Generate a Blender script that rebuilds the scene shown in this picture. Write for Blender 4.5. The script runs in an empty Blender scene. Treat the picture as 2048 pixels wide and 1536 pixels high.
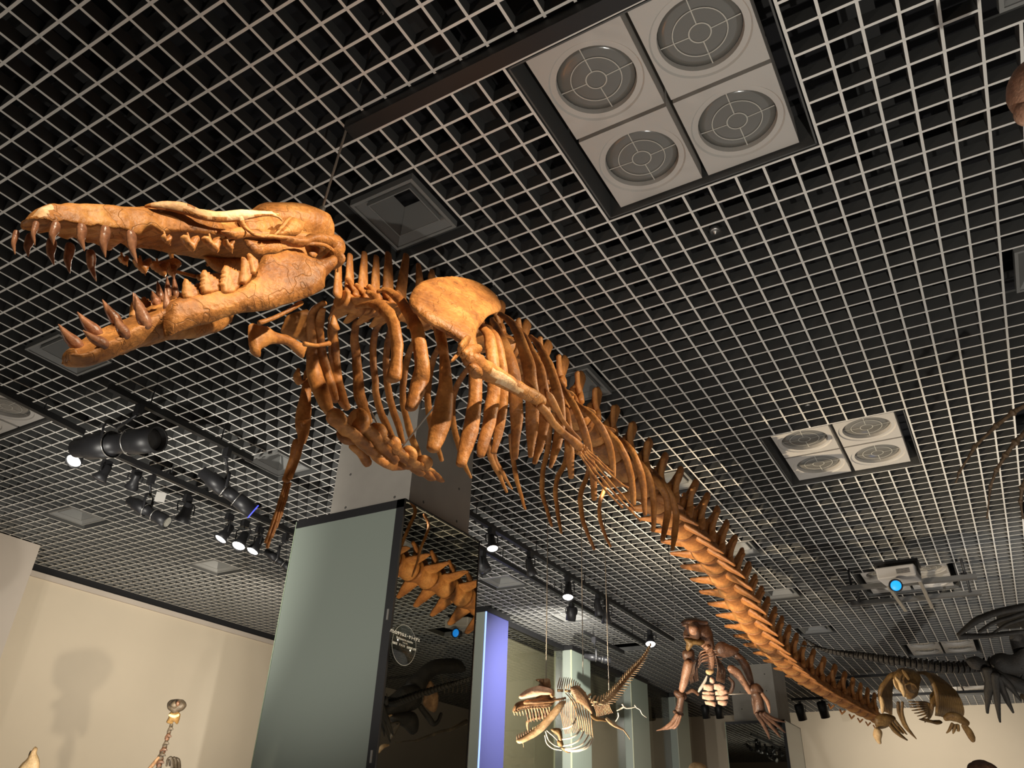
import bpy, math, random
import numpy as np
from mathutils import Vector, Matrix, noise
from mathutils.geometry import delaunay_2d_cdt

random.seed(7)
SC = bpy.context.scene
COL = SC.collection

# ---------------------------------------------------------------- camera
CAM_R = np.array([[0.8604239, 0.5083995, 0.0346498],
                  [-0.2342403, 0.4549865, -0.8591384],
                  [-0.4525507, 0.7311068, 0.5105690]])
CAM_F = 1554.3
CAM_C = np.array([1.8043, -4.2541, 1.5776])
ZC = 5.80            # height of the grid ceiling
CELL = 0.2


def ray(x, y):
    return CAM_R.T @ np.array([(x - 1024) / CAM_F, (y - 768) / CAM_F, 1.0])


def onX(x, y, X):
    d = ray(x, y)
    return CAM_C + d * (X - CAM_C[0]) / d[0]


def onY(x, y, Y):
    d = ray(x, y)
    return CAM_C + d * (Y - CAM_C[1]) / d[1]


def onZ(x, y, Z):
    d = ray(x, y)
    return CAM_C + d * (Z - CAM_C[2]) / d[2]


def atD(x, y, D):
    return CAM_C + ray(x, y) * D


def onP(x, y, P0, n):
    d = ray(x, y)
    return CAM_C + d * (np.dot(P0 - CAM_C, n) / np.dot(d, n))


def depth(P):
    return float(CAM_R[2] @ (np.asarray(P) - CAM_C))


def unit(v):
    v = np.asarray(v, float)
    l = np.linalg.norm(v)
    return v / l if l > 1e-12 else v


cam = bpy.data.cameras.new('camera')
cam_o = bpy.data.objects.new('camera', cam)
COL.objects.link(cam_o)
M = Matrix.Identity(4)
for i in range(3):
    M[i][0] = CAM_R[0][i]
    M[i][1] = -CAM_R[1][i]
    M[i][2] = -CAM_R[2][i]
    M[i][3] = CAM_C[i]
cam_o.matrix_world = M
cam.sensor_width = 36.0
cam.lens = 36.0 * CAM_F / 2048
cam.clip_start = 0.05
cam.clip_end = 200
SC.camera = cam_o

# ---------------------------------------------------------------- materials
def new_mat(name):
    m = bpy.data.materials.new(name)
    m.use_nodes = True
    nt = m.node_tree
    b = nt.nodes['Principled BSDF']
    return m, nt, b


def plain(name, col, rough=0.6, metal=0.0, spec=0.5, var=0.0, vscale=6.0, bump=0.0, bscale=60.0):
    m, nt, b = new_mat(name)
    b.inputs['Roughness'].default_value = rough
    b.inputs['Metallic'].default_value = metal
    b.inputs['Specular IOR Level'].default_value = spec
    b.inputs['Base Color'].default_value = (*col, 1)
    tc = nt.nodes.new('ShaderNodeTexCoord')
    if var > 0:
        n = nt.nodes.new('ShaderNodeTexNoise')
        n.inputs['Scale'].default_value = vscale
        n.inputs['Detail'].default_value = 5
        r = nt.nodes.new('ShaderNodeValToRGB')
        r.color_ramp.elements[0].position = 0.3
        r.color_ramp.elements[1].position = 0.7
        r.color_ramp.elements[0].color = tuple(c * (1 - var) for c in col) + (1,)
        r.color_ramp.elements[1].color = tuple(min(1, c * (1 + var)) for c in col) + (1,)
        nt.links.new(tc.outputs['Object'], n.inputs['Vector'])
        nt.links.new(n.outputs['Fac'], r.inputs['Fac'])
        nt.links.new(r.outputs['Color'], b.inputs['Base Color'])
    if bump > 0:
        n2 = nt.nodes.new('ShaderNodeTexNoise')
        n2.inputs['Scale'].default_value = bscale
        n2.inputs['Detail'].default_value = 6
        bp = nt.nodes.new('ShaderNodeBump')
        bp.inputs['Strength'].default_value = bump
        bp.inputs['Distance'].default_value = 0.01
        nt.links.new(tc.outputs['Object'], n2.inputs['Vector'])
        nt.links.new(n2.outputs['Fac'], bp.inputs['Height'])
        nt.links.new(bp.outputs['Normal'], b.inputs['Normal'])
    return m


def bone_mat(name, dark, mid, light, rough=0.55, scale=7.0, crack=0.0, bump=0.5):
    """mottled fossil bone: colour noise, fine grain, optional cracks"""
    m, nt, b = new_mat(name)
    L = nt.links
    tc = nt.nodes.new('ShaderNodeTexCoord')
    n = nt.nodes.new('ShaderNodeTexNoise')
    n.inputs['Scale'].default_value = scale
    n.inputs['Detail'].default_value = 8
    n.inputs['Roughness'].default_value = 0.65
    L.new(tc.outputs['Object'], n.inputs['Vector'])
    r = nt.nodes.new('ShaderNodeValToRGB')
    e = r.color_ramp.elements
    e[0].position = 0.32
    e[0].color = (*dark, 1)
    e[1].position = 0.72
    e[1].color = (*light, 1)
    k = e.new(0.52)
    k.color = (*mid, 1)
    L.new(n.outputs['Fac'], r.inputs['Fac'])
    fine = nt.nodes.new('ShaderNodeTexNoise')
    fine.inputs['Scale'].default_value = scale * 9
    fine.inputs['Detail'].default_value = 6
    L.new(tc.outputs['Object'], fine.inputs['Vector'])
    mix = nt.nodes.new('ShaderNodeMixRGB')
    mix.blend_type = 'OVERLAY'
    mix.inputs['Fac'].default_value = 0.45
    L.new(r.outputs['Color'], mix.inputs['Color1'])
    L.new(fine.outputs['Fac'], mix.inputs['Color2'])
    out = mix.outputs['Color']
    height = fine.outputs['Fac']
    if crack > 0:
        w = nt.nodes.new('ShaderNodeTexNoise')
        w.inputs['Scale'].default_value = scale * 1.5
        L.new(tc.outputs['Object'], w.inputs['Vector'])
        add = nt.nodes.new('ShaderNodeMixRGB')
        add.blend_type = 'ADD'
        add.inputs['Fac'].default_value = 0.25
        L.new(tc.outputs['Object'], add.inputs['Color1'])
        L.new(w.outputs['Color'], add.inputs['Color2'])
        v = nt.nodes.new('ShaderNodeTexVoronoi')
        v.feature = 'DISTANCE_TO_EDGE'
        v.inputs['Scale'].default_value = scale * 1.3
        L.new(add.outputs['Color'], v.inputs['Vector'])
        cr = nt.nodes.new('ShaderNodeValToRGB')
        cr.color_ramp.elements[0].position = 0.0
        cr.color_ramp.elements[0].color = (1 - crack,) * 3 + (1,)
        cr.color_ramp.elements[1].position = 0.014
        cr.color_ramp.elements[1].color = (1, 1, 1, 1)
        L.new(v.outputs['Distance'], cr.inputs['Fac'])
        mul = nt.nodes.new('ShaderNodeMixRGB')
        mul.blend_type = 'MULTIPLY'
        mul.inputs['Fac'].default_value = 1
        L.new(out, mul.inputs['Color1'])
        L.new(cr.outputs['Color'], mul.inputs['Color2'])
        out = mul.outputs['Color']
        hm = nt.nodes.new('ShaderNodeMixRGB')
        hm.blend_type = 'MULTIPLY'
        hm.inputs['Fac'].default_value = 1
        L.new(fine.outputs['Fac'], hm.inputs['Color1'])
        L.new(cr.outputs['Color'], hm.inputs['Color2'])
        height = hm.outputs['Color']
    L.new(out, b.inputs['Base Color'])
    bp = nt.nodes.new('ShaderNodeBump')
    bp.inputs['Strength'].default_value = bump
    bp.inputs['Distance'].default_value = 0.012
    L.new(height, bp.inputs['Height'])
    L.new(bp.outputs['Normal'], b.inputs['Normal'])
    b.inputs['Roughness'].default_value = rough
    b.inputs['Specular IOR Level'].default_value = 0.35
    return m


def glow(name, col, strength):
    m, nt, b = new_mat(name)
    b.inputs['Base Color'].default_value = (0.02, 0.02, 0.02, 1)
    b.inputs['Emission Color'].default_value = (*col, 1)
    b.inputs['Emission Strength'].default_value = strength
    return m


# ---------------------------------------------------------------- objects
def put(o, parent=None):
    COL.objects.link(o)
    if parent is not None:
        o.parent = parent
    return o


def wloc(o):
    p = Vector((0, 0, 0))
    while o is not None:
        p = p + o.location
        o = o.parent
    return p


class MB:
    """collects world-space geometry and links it as ONE mesh object"""

    def __init__(self):
        self.v, self.f, self.m, self.s = [], [], [], []

    def add(self, verts, faces, mat=0, smooth=True):
        b = len(self.v)
        self.v.extend([tuple(map(float, p)) for p in verts])
        for fc in faces:
            self.f.append(tuple(i + b for i in fc))
            self.m.append(mat)
            self.s.append(smooth)

    def box(self, lo, hi, mat=0, bottom_mat=None):
        x0, y0, z0 = lo
        x1, y1, z1 = hi
        v = [(x0, y0, z0), (x1, y0, z0), (x1, y1, z0), (x0, y1, z0), (x0, y0, z1), (x1, y0, z1), (x1, y1, z1), (x0, y1, z1)]
        self.add(v, [(0, 3, 2, 1)], mat if bottom_mat is None else bottom_mat, False)
        self.add(v, [(4, 5, 6, 7), (0, 1, 5, 4), (1, 2, 6, 5), (2, 3, 7, 6), (3, 0, 4, 7)], mat, False)

    def obox(self, c, ax, ay, az, hx, hy, hz, mat=0):
        """oriented box: centre, three axes and half sizes"""
        c = np.asarray(c, float)
        v = []
        for sz in (-1, 1):
            for sx, sy in ((-1, -1), (1, -1), (1, 1), (-1, 1)):
                v.append(c + sx * hx * ax + sy * hy * ay + sz * hz * az)
        self.add(v, [(0, 3, 2, 1), (4, 5, 6, 7), (0, 1, 5, 4), (1, 2, 6, 5), (2, 3, 7, 6), (3, 0, 4, 7)], mat, False)

    def rings(self, rs, mat=0, cap=True, smooth=True):
        """skin a list of equally long vertex rings"""
        b = len(self.v)
        n = len(rs[0])
        vs = [p for r in rs for p in r]
        fs = []
        for i in range(len(rs) - 1):
            for j in range(n):
                k = (j + 1) % n
                fs.append((i * n + j, i * n + k, (i + 1) * n + k, (i + 1) * n + j))
        self.add(vs, fs, mat, smooth)
        if cap:
            self.f.append(tuple(b + j for j in range(n))[::-1])
            self.f.append(tuple(b + (len(rs) - 1) * n + j for j in range(n)))
            self.m += [mat, mat]
            self.s += [False, False]

    def build(self, name, mats, parent=None, jitter=0.0, jscale=12.0, seed=0.0, origin=None):
        V = np.array(self.v, float)
        if jitter > 0:
            for i, p in enumerate(V):
                q = Vector(p) * jscale + Vector((seed, seed * 1.7, -seed))
                nv = noise.noise_vector(q) + 0.5 * noise.noise_vector(q * 2.3)
                V[i] += np.array(nv) * jitter
        c = np.array(origin, float) if origin is not None else (V.min(0) + V.max(0)) / 2
        me = bpy.data.meshes.new(name)
        me.from_pydata([tuple(p - c) for p in V], [], self.f)
        if not isinstance(mats, (list, tuple)):
            mats = [mats]
        for m in mats:
            me.materials.append(m)
        me.polygons.foreach_set('material_index', self.m)
        me.polygons.foreach_set('use_smooth', self.s)
        me.update()
        o = bpy.data.objects.new(name, me)
        put(o, parent)
        off = wloc(parent) if parent is not None else Vector((0, 0, 0))
        o.location = Vector(c) - off
        return o


def tag(o, label=None, cat=None, group=None, kind=None):
    if label:
        o['label'] = label
    if cat:
        o['category'] = cat
    if group:
        o['group'] = group
    if kind:
        o['kind'] = kind
    return o


def thing(name, loc, label, cat, group=None):
    o = bpy.data.objects.new(name, None)
    o.empty_display_size = 0.05
    put(o)
    o.location = Vector(tuple(map(float, loc)))
    return tag(o, label, cat, group)


def copy_tree(o, loc=None, parent=None, rotz=None):
    c = o.copy()
    COL.objects.link(c)
    if parent is not None:
        c.parent = parent
    if loc is not None:
        c.location = Vector(tuple(map(float, loc)))
    if rotz is not None:
        c.rotation_euler[2] = rotz
    for ch in list(o.children):
        copy_tree(ch, parent=c)
    return c


# ---------------------------------------------------------------- shape tools
def spline(pts, n=6):
    """Catmull-Rom through rows of any width"""
    P = np.array(pts, float)
    if len(P) < 3:
        return np.array([P[0] + (P[-1] - P[0]) * t for t in np.linspace(0, 1, n + 1)])
    Q = np.vstack([2 * P[0] - P[1], P, 2 * P[-1] - P[-2]])
    out = []
    for i in range(1, len(Q) - 2):
        p0, p1, p2, p3 = Q[i - 1], Q[i], Q[i + 1], Q[i + 2]
        for t in np.linspace(0, 1, n, endpoint=False):
            out.append(0.5 * (2 * p1 + (p2 - p0) * t + (2 * p0 - 5 * p1 + 4 * p2 - p3) * t * t + (3 * p1 - p0 - 3 * p2 + p3) * t ** 3))
    out.append(P[-1])
    return np.array(out)


def tube(mb, pts, rad, flat=1.0, wide=None, seg=10, n=5, mat=0, round_ends=True, caps=True):
    """tapered tube through pts; rad = one radius per point; flat = thickness / width;
    wide = direction of the broad side (vector), default: across the view-independent X axis"""
    pts = [np.asarray(p, float) for p in pts]
    if np.isscalar(rad):
        rad = [rad] * len(pts)
    rows = spline(np.hstack([np.array(pts), np.array(rad, float)[:, None]]), n)
    P, Rr = rows[:, :3], np.maximum(rows[:, 3], 1e-4)
    T = np.gradient(P, axis=0)
    wide = np.array([0.31, 0.2, 0.93]) if wide is None else np.asarray(wide, float)
    rings = []
    ang = np.linspace(0, 2 * math.pi, seg, endpoint=False)

    def ring(c, t, r, s=1.0):
        t = unit(t)
        w = wide - t * np.dot(wide, t)
        if np.linalg.norm(w) < 1e-3:
            w = np.cross(t, [1, 0, 0]) + 1e-4
        w = unit(w)
        d = np.cross(t, w)
        return [c + s * r * (math.cos(a) * w + flat * math.sin(a) * d) for a in ang]

    if round_ends:
        t = unit(T[0])
        for k in (0.98, 0.8, 0.45):
            rings.append(ring(P[0] - t * Rr[0] * k * 0.7, T[0], Rr[0], math.sqrt(1 - k * k)))
    for c, t, r in zip(P, T, Rr):
        rings.append(ring(c, t, r))
    if round_ends:
        t = unit(T[-1])
        for k in (0.45, 0.8, 0.98):
            rings.append(ring(P[-1] + t * Rr[-1] * k * 0.7, T[-1], Rr[-1], math.sqrt(1 - k * k)))
    mb.rings(rings, mat, caps)


def cyl(mb, a, b, ra, rb=None, seg=16, mat=0):
    a, b = np.asarray(a, float), np.asarray(b, float)
    rb = ra if rb is None else rb
    t = unit(b - a)
    w = np.cross(t, [0, 0, 1])
    if np.linalg.norm(w) < 1e-3:
        w = np.array([1.0, 0, 0])
    w = unit(w)
    d = np.cross(t, w)
    ang = np.linspace(0, 2 * math.pi, seg, endpoint=False)
    mb.rings([[c + r * (math.cos(x) * w + math.sin(x) * d) for x in ang] for c, r in ((a, ra), (b, rb))], mat, True, True)


def lathe(mb, base, axis, prof, seg=20, mat=0, cap=True, smooth=True):
    """prof: list of (distance along axis, radius)"""
    base, t = np.asarray(base, float), unit(axis)
    w = np.cross(t, [0, 0, 1])
    if np.linalg.norm(w) < 1e-3:
        w = np.array([1.0, 0, 0])
    w = unit(w)
    d = np.cross(t, w)
    ang = np.linspace(0, 2 * math.pi, seg, endpoint=False)
    mb.rings([[base + t * h + max(r, 1e-4) * (math.cos(x) * w + math.sin(x) * d) for x in ang] for h, r in prof], mat, cap, smooth)


def blob(mb, c, ax, ay, az, mat=0, nu=14, nv=9, power=1.0):
    """ellipsoid with semi axes given as vectors"""
    c, ax, ay, az = [np.asarray(v, float) for v in (c, ax, ay, az)]
    rings = []
    for i in range(nv + 1):
        th = math.pi * (0.02 + 0.96 * i / nv)
        r = math.sin(th) ** power
        z = math.cos(th)
        rings.append([c + az * z + r * (ax * math.cos(a) + ay * math.sin(a)) for a in np.linspace(0, 2 * math.pi, nu, endpoint=False)])
    mb.rings(rings[::-1], mat, True)


def poly2d_resample(pts, step):
    out = []
    n = len(pts)
    for i in range(n):
        a, b = np.array(pts[i]), np.array(pts[(i + 1) % n])
        k = max(1, int(np.linalg.norm(b - a) / step))
        for j in range(k):
            out.append(a + (b - a) * j / k)
    return np.array(out)


def smooth_closed(pts, n=3):
    P = np.array(pts, float)
    m = len(P)
    out = []
    for i in range(m):
        p0, p1, p2, p3 = P[(i - 1) % m], P[i], P[(i + 1) % m], P[(i + 2) % m]
        for t in np.linspace(0, 1, n, endpoint=False):
            out.append(0.5 * (2 * p1 + (p2 - p0) * t + (2 * p0 - 5 * p1 + 4 * p2 - p3) * t * t + (3 * p1 - p0 - 3 * p2 + p3) * t ** 3))
    return np.array(out)


def inside(pt, poly):
    x, y = pt
    c = False
    n = len(poly)
    j = n - 1
    for i in range(n):
        if (poly[i][1] > y) != (poly[j][1] > y) and x < (poly[j][0] - poly[i][0]) * (y - poly[i][1]) / (poly[j][1] - poly[i][1]) + poly[i][0]:
            c = not c
        j = i
    return c


def seg_dist(p, A, B):
    AB = B - A
    t = np.clip(((p - A) * AB).sum(1) / np.maximum((AB * AB).sum(1), 1e-12), 0, 1)
    return np.sqrt(((A + AB * t[:, None] - p) ** 2).sum(1)).min()


def inflate(mb, outline3d, thick, bevel=None, step=None, mat=0, bend=None, edge=0.15, smooth=True):
    """solid rounded plate from a roughly planar closed outline (3-D points): thick in the middle,
    rounded to thin rims; bend(a, b) gives an extra offset along the normal"""
    P = np.array(outline3d, float)
    c = P.mean(0)
    u, s, vt = np.linalg.svd(P - c)
    e1, e2, nn = vt[0], vt[1], vt[2]
    q = np.stack([(P - c) @ e1, (P - c) @ e2], 1)
    size = max(np.ptp(q[:, 0]), np.ptp(q[:, 1]))
    step = step or size / 24
    bevel = bevel or thick * 1.2
    if smooth:
        q = smooth_closed(q, 3)
    q = poly2d_resample(q, step)
    A, B = q, np.roll(q, -1, 0)
    pts = [Vector(p) for p in q]
    nb = len(pts)
    edges = [(i, (i + 1) % nb) for i in range(nb)]
    x0, y0 = q.min(0)
    x1, y1 = q.max(0)
    ds = [0.0] * nb
    row = 0
    y = y0 + step * 0.5
    while y < y1:
        x = x0 + (0.25 if row % 2 else 0.75) * step
        while x < x1:
            if inside((x, y), q):
                dd = seg_dist(np.array([x, y]), A, B)
                if dd > step * 0.45:
                    pts.append(Vector((x, y)))
                    ds.append(dd)
            x += step
        y += step * 0.87
        row += 1
    vv, ee, ff, ov, oe, of = delaunay_2d_cdt(pts, edges, [], 1, 1e-6)
    D = np.array([ds[o[0]] if o else 0.0 for o in ov])
    rim = np.array([1 if (o and o[0] < nb) else 0 for o in ov])
    t = np.clip(D / bevel, 0, 1)
    h = thick * 0.5 * np.sqrt(np.maximum(0, 1 - (1 - t) ** 2)) * (1 - edge) + thick * 0.5 * edge
    n = len(vv)
    bo = [bend(p[0], p[1]) if bend else 0.0 for p in vv]
    front = [c + e1 * p[0] + e2 * p[1] + nn * (bo[i] + h[i]) for i, p in enumerate(vv)]
    back = [c + e1 * p[0] + e2 * p[1] + nn * (bo[i] - h[i]) for i, p in enumerate(vv)]
    faces = []
    cnt = {}
    for f in ff:
        a, b, d = vv[f[0]], vv[f[1]], vv[f[2]]
        if (b - a).cross(d - a) < 0:
            f = tuple(reversed(f))
        faces.append(tuple(f))
        faces.append(tuple(i + n for i in reversed(f)))
        for i in range(len(f)):
            cnt[(f[i], f[(i + 1) % len(f)])] = 1
    for (i, j) in list(cnt):
        if (j, i) not in cnt:
            faces.append((i, i + n, j + n, j))
    mb.add(front + back, faces, mat)


def outX(pts, X):
    """pixel outline -> points on the plane x = X (a number, or one number per point)"""
    if np.isscalar(X):
        return [onX(x, y, X) for x, y in pts]
    return [onX(p[0], p[1], xx) for p, xx in zip(pts, X)]


def plane3(a, b, c):
    n = np.cross(b - a, c - a)
    return a, unit(n)


def outP(pts, pl):
    return [onP(x, y, pl[0], pl[1]) for x, y in pts]


def bezel_text(name, body, size, loc, ex, ey, mat, parent, bold=0.0):
    """text as a mesh lying in the plane of ex, ey"""
    cu = bpy.data.curves.new(name, 'FONT')
    cu.body = body
    cu.size = size
    cu.align_x = 'CENTER'
    cu.align_y = 'CENTER'
    cu.extrude = 0.0006
    cu.offset = bold
    t = bpy.data.objects.new(name, cu)
    COL.objects.link(t)
    dg = bpy.context.evaluated_depsgraph_get()
    me = bpy.data.meshes.new_from_object(t.evaluated_get(dg))
    bpy.data.objects.remove(t)
    me.materials.clear()
    me.materials.append(mat)
    o = bpy.data.objects.new(name, me)
    put(o, parent)
    ez = np.cross(ex, ey)
    mt = Matrix.Identity(4)
    off = wloc(parent) if parent is not None else Vector((0, 0, 0))
    for i in range(3):
        mt[i][0], mt[i][1], mt[i][2] = ex[i], ey[i], ez[i]
        mt[i][3] = loc[i] - off[i]
    o.matrix_basis = mt
    return o
# ================================================================ SETTING
m_white = plain('white_enamel_edge', (0.80, 0.775, 0.72), 0.45)
m_blade = plain('grey_louvre_blade', (0.085, 0.085, 0.082), 0.6)
m_panel = plain('off_white_panel', (0.52, 0.49, 0.45), 0.55)
m_black = plain('matt_black_metal', (0.012, 0.012, 0.013), 0.5)
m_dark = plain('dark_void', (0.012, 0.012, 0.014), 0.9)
m_plenum = plain('dark_duct', (0.022, 0.022, 0.022), 0.8)
m_plenum2 = plain('pale_duct', (0.10, 0.092, 0.08), 0.8)
m_wall = plain('beige_plaster', (0.62, 0.54, 0.42), 0.8, var=0.04, vscale=0.6, bump=0.05, bscale=40)
m_wall2 = plain('grey_plaster', (0.52, 0.46, 0.40), 0.8, var=0.04, vscale=0.8)
m_conc = plain('grey_concrete', (0.34, 0.315, 0.275), 0.8, var=0.08, vscale=2.5, bump=0.08, bscale=30)
m_conc_hole = plain('form_tie_hole', (0.10, 0.095, 0.085), 0.9)
m_floor = plain('dark_wood_floor', (0.20, 0.14, 0.09), 0.4, var=0.15, vscale=3)
m_steel = plain('bright_steel', (0.55, 0.53, 0.5), 0.35, metal=0.9)
m_wire = plain('steel_wire', (0.33, 0.29, 0.24), 0.5, metal=0.3)

U0, U1, V0, V1 = -66, 46, -40, 125
WL, WJ, WF, GW = -13.4, -12.05, 25.0, -7.15       # left wall, jutting wall, far wall, glass wall

panels = [(0, -8), (0, 21), (0, 50), (0, 79), (0, 108), (-44, -8)]
vents = []
for uc in (-7, -29, -51, 15):
    for vc in (-4, 11, 25, 40, 54, 69):
        vents.append((uc - 2, vc - 2))
holes = [(u, v, u + 8, v + 8) for u, v in panels] + [(u, v, u + 4, v + 4) for u, v in vents]
# slot for the track rail beside the nearest lamp block, and the columns
slot = (-6.0, -9.0, 14.0, -8.0)


def cut(lo, hi, bad):
    segs = [(lo, hi)]
    for a, b in bad:
        nx = []
        for s, e in segs:
            if b <= s or a >= e:
                nx.append((s, e))
            else:
                if a > s:
                    nx.append((s, a))
                if b < e:
                    nx.append((b, e))
        segs = nx
    return segs


mb = MB()
hw = 0.0095
BH = 0.105
for u in range(U0, U1 + 1):
    bad = [(h[1], h[3]) for h in holes if h[0] < u < h[2]]
    if slot[0] < u < slot[2]:
        bad.append((slot[1] + 0.12, slot[3]))
    for s, e in cut(V0, V1, bad):
        mb.box((u * CELL - hw, s * CELL, ZC), (u * CELL + hw, e * CELL, ZC + BH), 1, 0)
for v in range(V0, V1 + 1):
    bad = [(h[0], h[2]) for h in holes if h[1] < v < h[3]]
    for s, e in cut(U0, U1, bad):
        mb.box((s * CELL, v * CELL - hw, ZC - 0.0006), (e * CELL, v * CELL + hw, ZC + BH - 0.0006), 1, 0)
ceil_o = mb.build('ceiling', [m_white, m_blade])
tag(ceil_o, 'white open grid ceiling with dark grey blades over the whole hall', None, None, 'structure')
# dark void above the grid: slab, beams and ducts
mb = MB()
mb.box((U0 * CELL, V0 * CELL, ZC + 1.1), (U1 * CELL, V1 * CELL, ZC + 1.2), 0)
for y in range(-7, 25, 2):
    mb.box((U0 * CELL, y + 0.3, ZC + 0.8), (U1 * CELL, y + 0.45, ZC + 1.1), 1)
for x in (-11.3, -8.2, -5.6, -3.1, -0.6, 1.9, 4.4):
    mb.box((x, V0 * CELL, ZC + 0.5), (x + 0.22, V1 * CELL, ZC + 0.62), 1)
rnd = random.Random(3)
for k in range(160):
    x, y = rnd.uniform(-6, 6), rnd.uniform(-5, 9)
    z = ZC + rnd.uniform(0.25, 0.7)
    mb.box((x, y, z), (x + rnd.uniform(0.05, 0.4), y + rnd.uniform(0.04, 0.12), z + 0.06), 2 if k % 5 == 0 else 1)
slab = mb.build('ceiling_void', [m_dark, m_plenum, m_plenum2])
tag(slab, 'dark void with ducts above the open grid ceiling', None, None, 'structure')


def struct(name, lo, hi, mat, label):
    b = MB()
    b.box(lo, hi)
    return tag(b.build(name, mat), label, None, None, 'structure')


struct('floor', (-14, -9, -0.1), (10, 26, 0), m_floor, 'dark wooden hall floor below the view')
struct('wall_left', (WL - 0.15, 2.75, 0), (WL, WF, ZC - 0.19), m_wall, 'long beige wall on the left behind the small skeleton')
struct('wall_left_ledge', (WL - 0.3, 2.75, ZC - 0.19), (WL + 0.05, WF, ZC - 0.09), m_wall2, 'pale ledge along the top of the beige wall')
struct('wall_left_gap', (WL - 0.5, 2.75, ZC - 0.09), (WL - 0.12, WF, ZC + 0.2), m_dark, 'dark shadow gap between beige wall and grid ceiling')  # near-black strip painted in for the shade of the gap
struct('wall_left_front', (WJ - 1.5, -8, 0), (WJ, 2.75, ZC - 0.01), m_wall2, 'greyer wall end standing forward at the left edge')
struct('wall_left_case', (-8.05, 9.0, 0), (-7.92, 20.6, ZC - .02), plain('grey_case_back', (0.58, 0.545, 0.47), 0.8, var=.05, vscale=.5), 'grey backing wall inside the glass display wall')
struct('wall_far', (-14, WF, 0), (10, WF + 0.15, ZC + 0.02), m_wall, 'pale far wall lit by spotlights')
struct('wall_right', (9.2, -9, 0), (9.35, 26, ZC + 0.02), m_wall2, 'right hand wall outside the view')
struct('wall_back', (-14, -9.1, 0), (10, -8, ZC + 0.02), m_wall2, 'wall behind the viewer')
# ---------------- big four-lens ceiling blocks
m_lens = plain('smoky_lens_glass', (0.16, 0.155, 0.14), 0.16, spec=0.8)
m_lensring = plain('lens_ring_line', (0.55, 0.53, 0.47), 0.5)
m_blue = plain('blue_sheen_lens', (0.15, 0.22, 0.36), 0.14, spec=0.9)


def ring_flat(mb, c, r0, r1, z, mat, seg=40):
    a = np.linspace(0, 2 * math.pi, seg, endpoint=False)
    vs = [(c[0] + r * math.cos(t), c[1] + r * math.sin(t), z) for r in (r0, r1) for t in a]
    fs = [(i, (i + 1) % seg, seg + (i + 1) % seg, seg + i) for i in range(seg)]
    mb.add(vs, fs, mat, False)


def lamp_block(loc, label):
    """four white square modules with round ribbed lenses in a dark opening"""
    t = thing('ceiling_lamp_block', loc, label, 'ceiling lamp', 'four lens ceiling lamp blocks')
    x, y, z = loc
    b = MB()
    L = 0.8 - 0.02
    for (a, c, d, e) in ((-L, -L, L, -L + 0.012), (-L, L - 0.012, L, L), (-L, -L, -L + 0.012, L), (L - 0.012, -L, L, L)):
        b.box((x + a, y + c, z + 0.005), (x + d, y + e, z + 0.33), 0)
    b.build('frame', [m_blade], t)
    mw, mh = 0.655, 0.74
    for i, (sx, sy) in enumerate(((-1, -1), (1, -1), (-1, 1), (1, 1))):
        cx, cy = x + sx * (mw / 2 + 0.02), y + sy * (mh / 2 + 0.012)
        zz = z + 0.05
        b = MB()
        # plate with a round hole: rings from circle to square
        seg = 48
        a = np.linspace(0, 2 * math.pi, seg, endpoint=False) + math.pi / 4
        R = 0.262

        def sq(t, hx, hy):
            s, q = math.cos(t), math.sin(t)
            k = 1 / max(abs(s), abs(q))
            return (cx + s * k * hx, cy + q * k * hy)
        hx, hy = mw / 2 - 0.004, mh / 2 - 0.004
        R0 = [(*sq(t, hx, hy), zz + 0.26) for t in a]
        R1 = [(*sq(t, hx, hy), zz) for t in a]
        R2 = [(cx + 0.31 * math.cos(t), cy + 0.31 * math.sin(t), zz) for t in a]
        R3 = [(cx + 0.30 * math.cos(t), cy + 0.30 * math.sin(t), zz + 0.012) for t in a]
        R4 = [(cx + R * math.cos(t), cy + R * math.sin(t), zz + 0.012) for t in a]
        R5 = [(cx + R * 0.98 * math.cos(t), cy + R * 0.98 * math.sin(t), zz + 0.05) for t in a]
        b.rings([R0, R1, R2, R3, R4, R5], 0, False, False)
        mod = b.build('lamp_module', [m_panel], t)
        b = MB()
        lathe(b, (cx, cy, zz + 0.048), (0, 0, -1), [(-0.03, R * 0.97), (0, R * 0.97), (0.012, R * 0.8), (0.02, R * 0.4), (0.021, 0.001)], 40, 0, False)
        r0 = len(b.v)
        lens = b.build('lens', [m_lens], mod)
        b = MB()
        ring_flat(b, (cx, cy), R * 0.24, R * 0.27, zz + 0.024, 0)
        ring_flat(b, (cx, cy), R * 0.62, R * 0.645, zz + 0.026, 0)
        for q in range(4):
            tt = q * math.pi / 2
            dx, dy = math.cos(tt), math.sin(tt)
            p0, p1 = R * 0.27, R * 0.96
            w = 0.0035
            b.add([(cx + dx * p0 - dy * w, cy + dy * p0 + dx * w, zz + 0.024), (cx + dx * p1 - dy * w, cy + dy * p1 + dx * w, zz + 0.034),
                   (cx + dx * p1 + dy * w, cy + dy * p1 - dx * w, zz + 0.034), (cx + dx * p0 + dy * w, cy + dy * p0 - dx * w, zz + 0.024)], [(0, 1, 2, 3)], 0, False)
        b.build('guard_ring', [m_lensring], mod)
    return t


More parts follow.
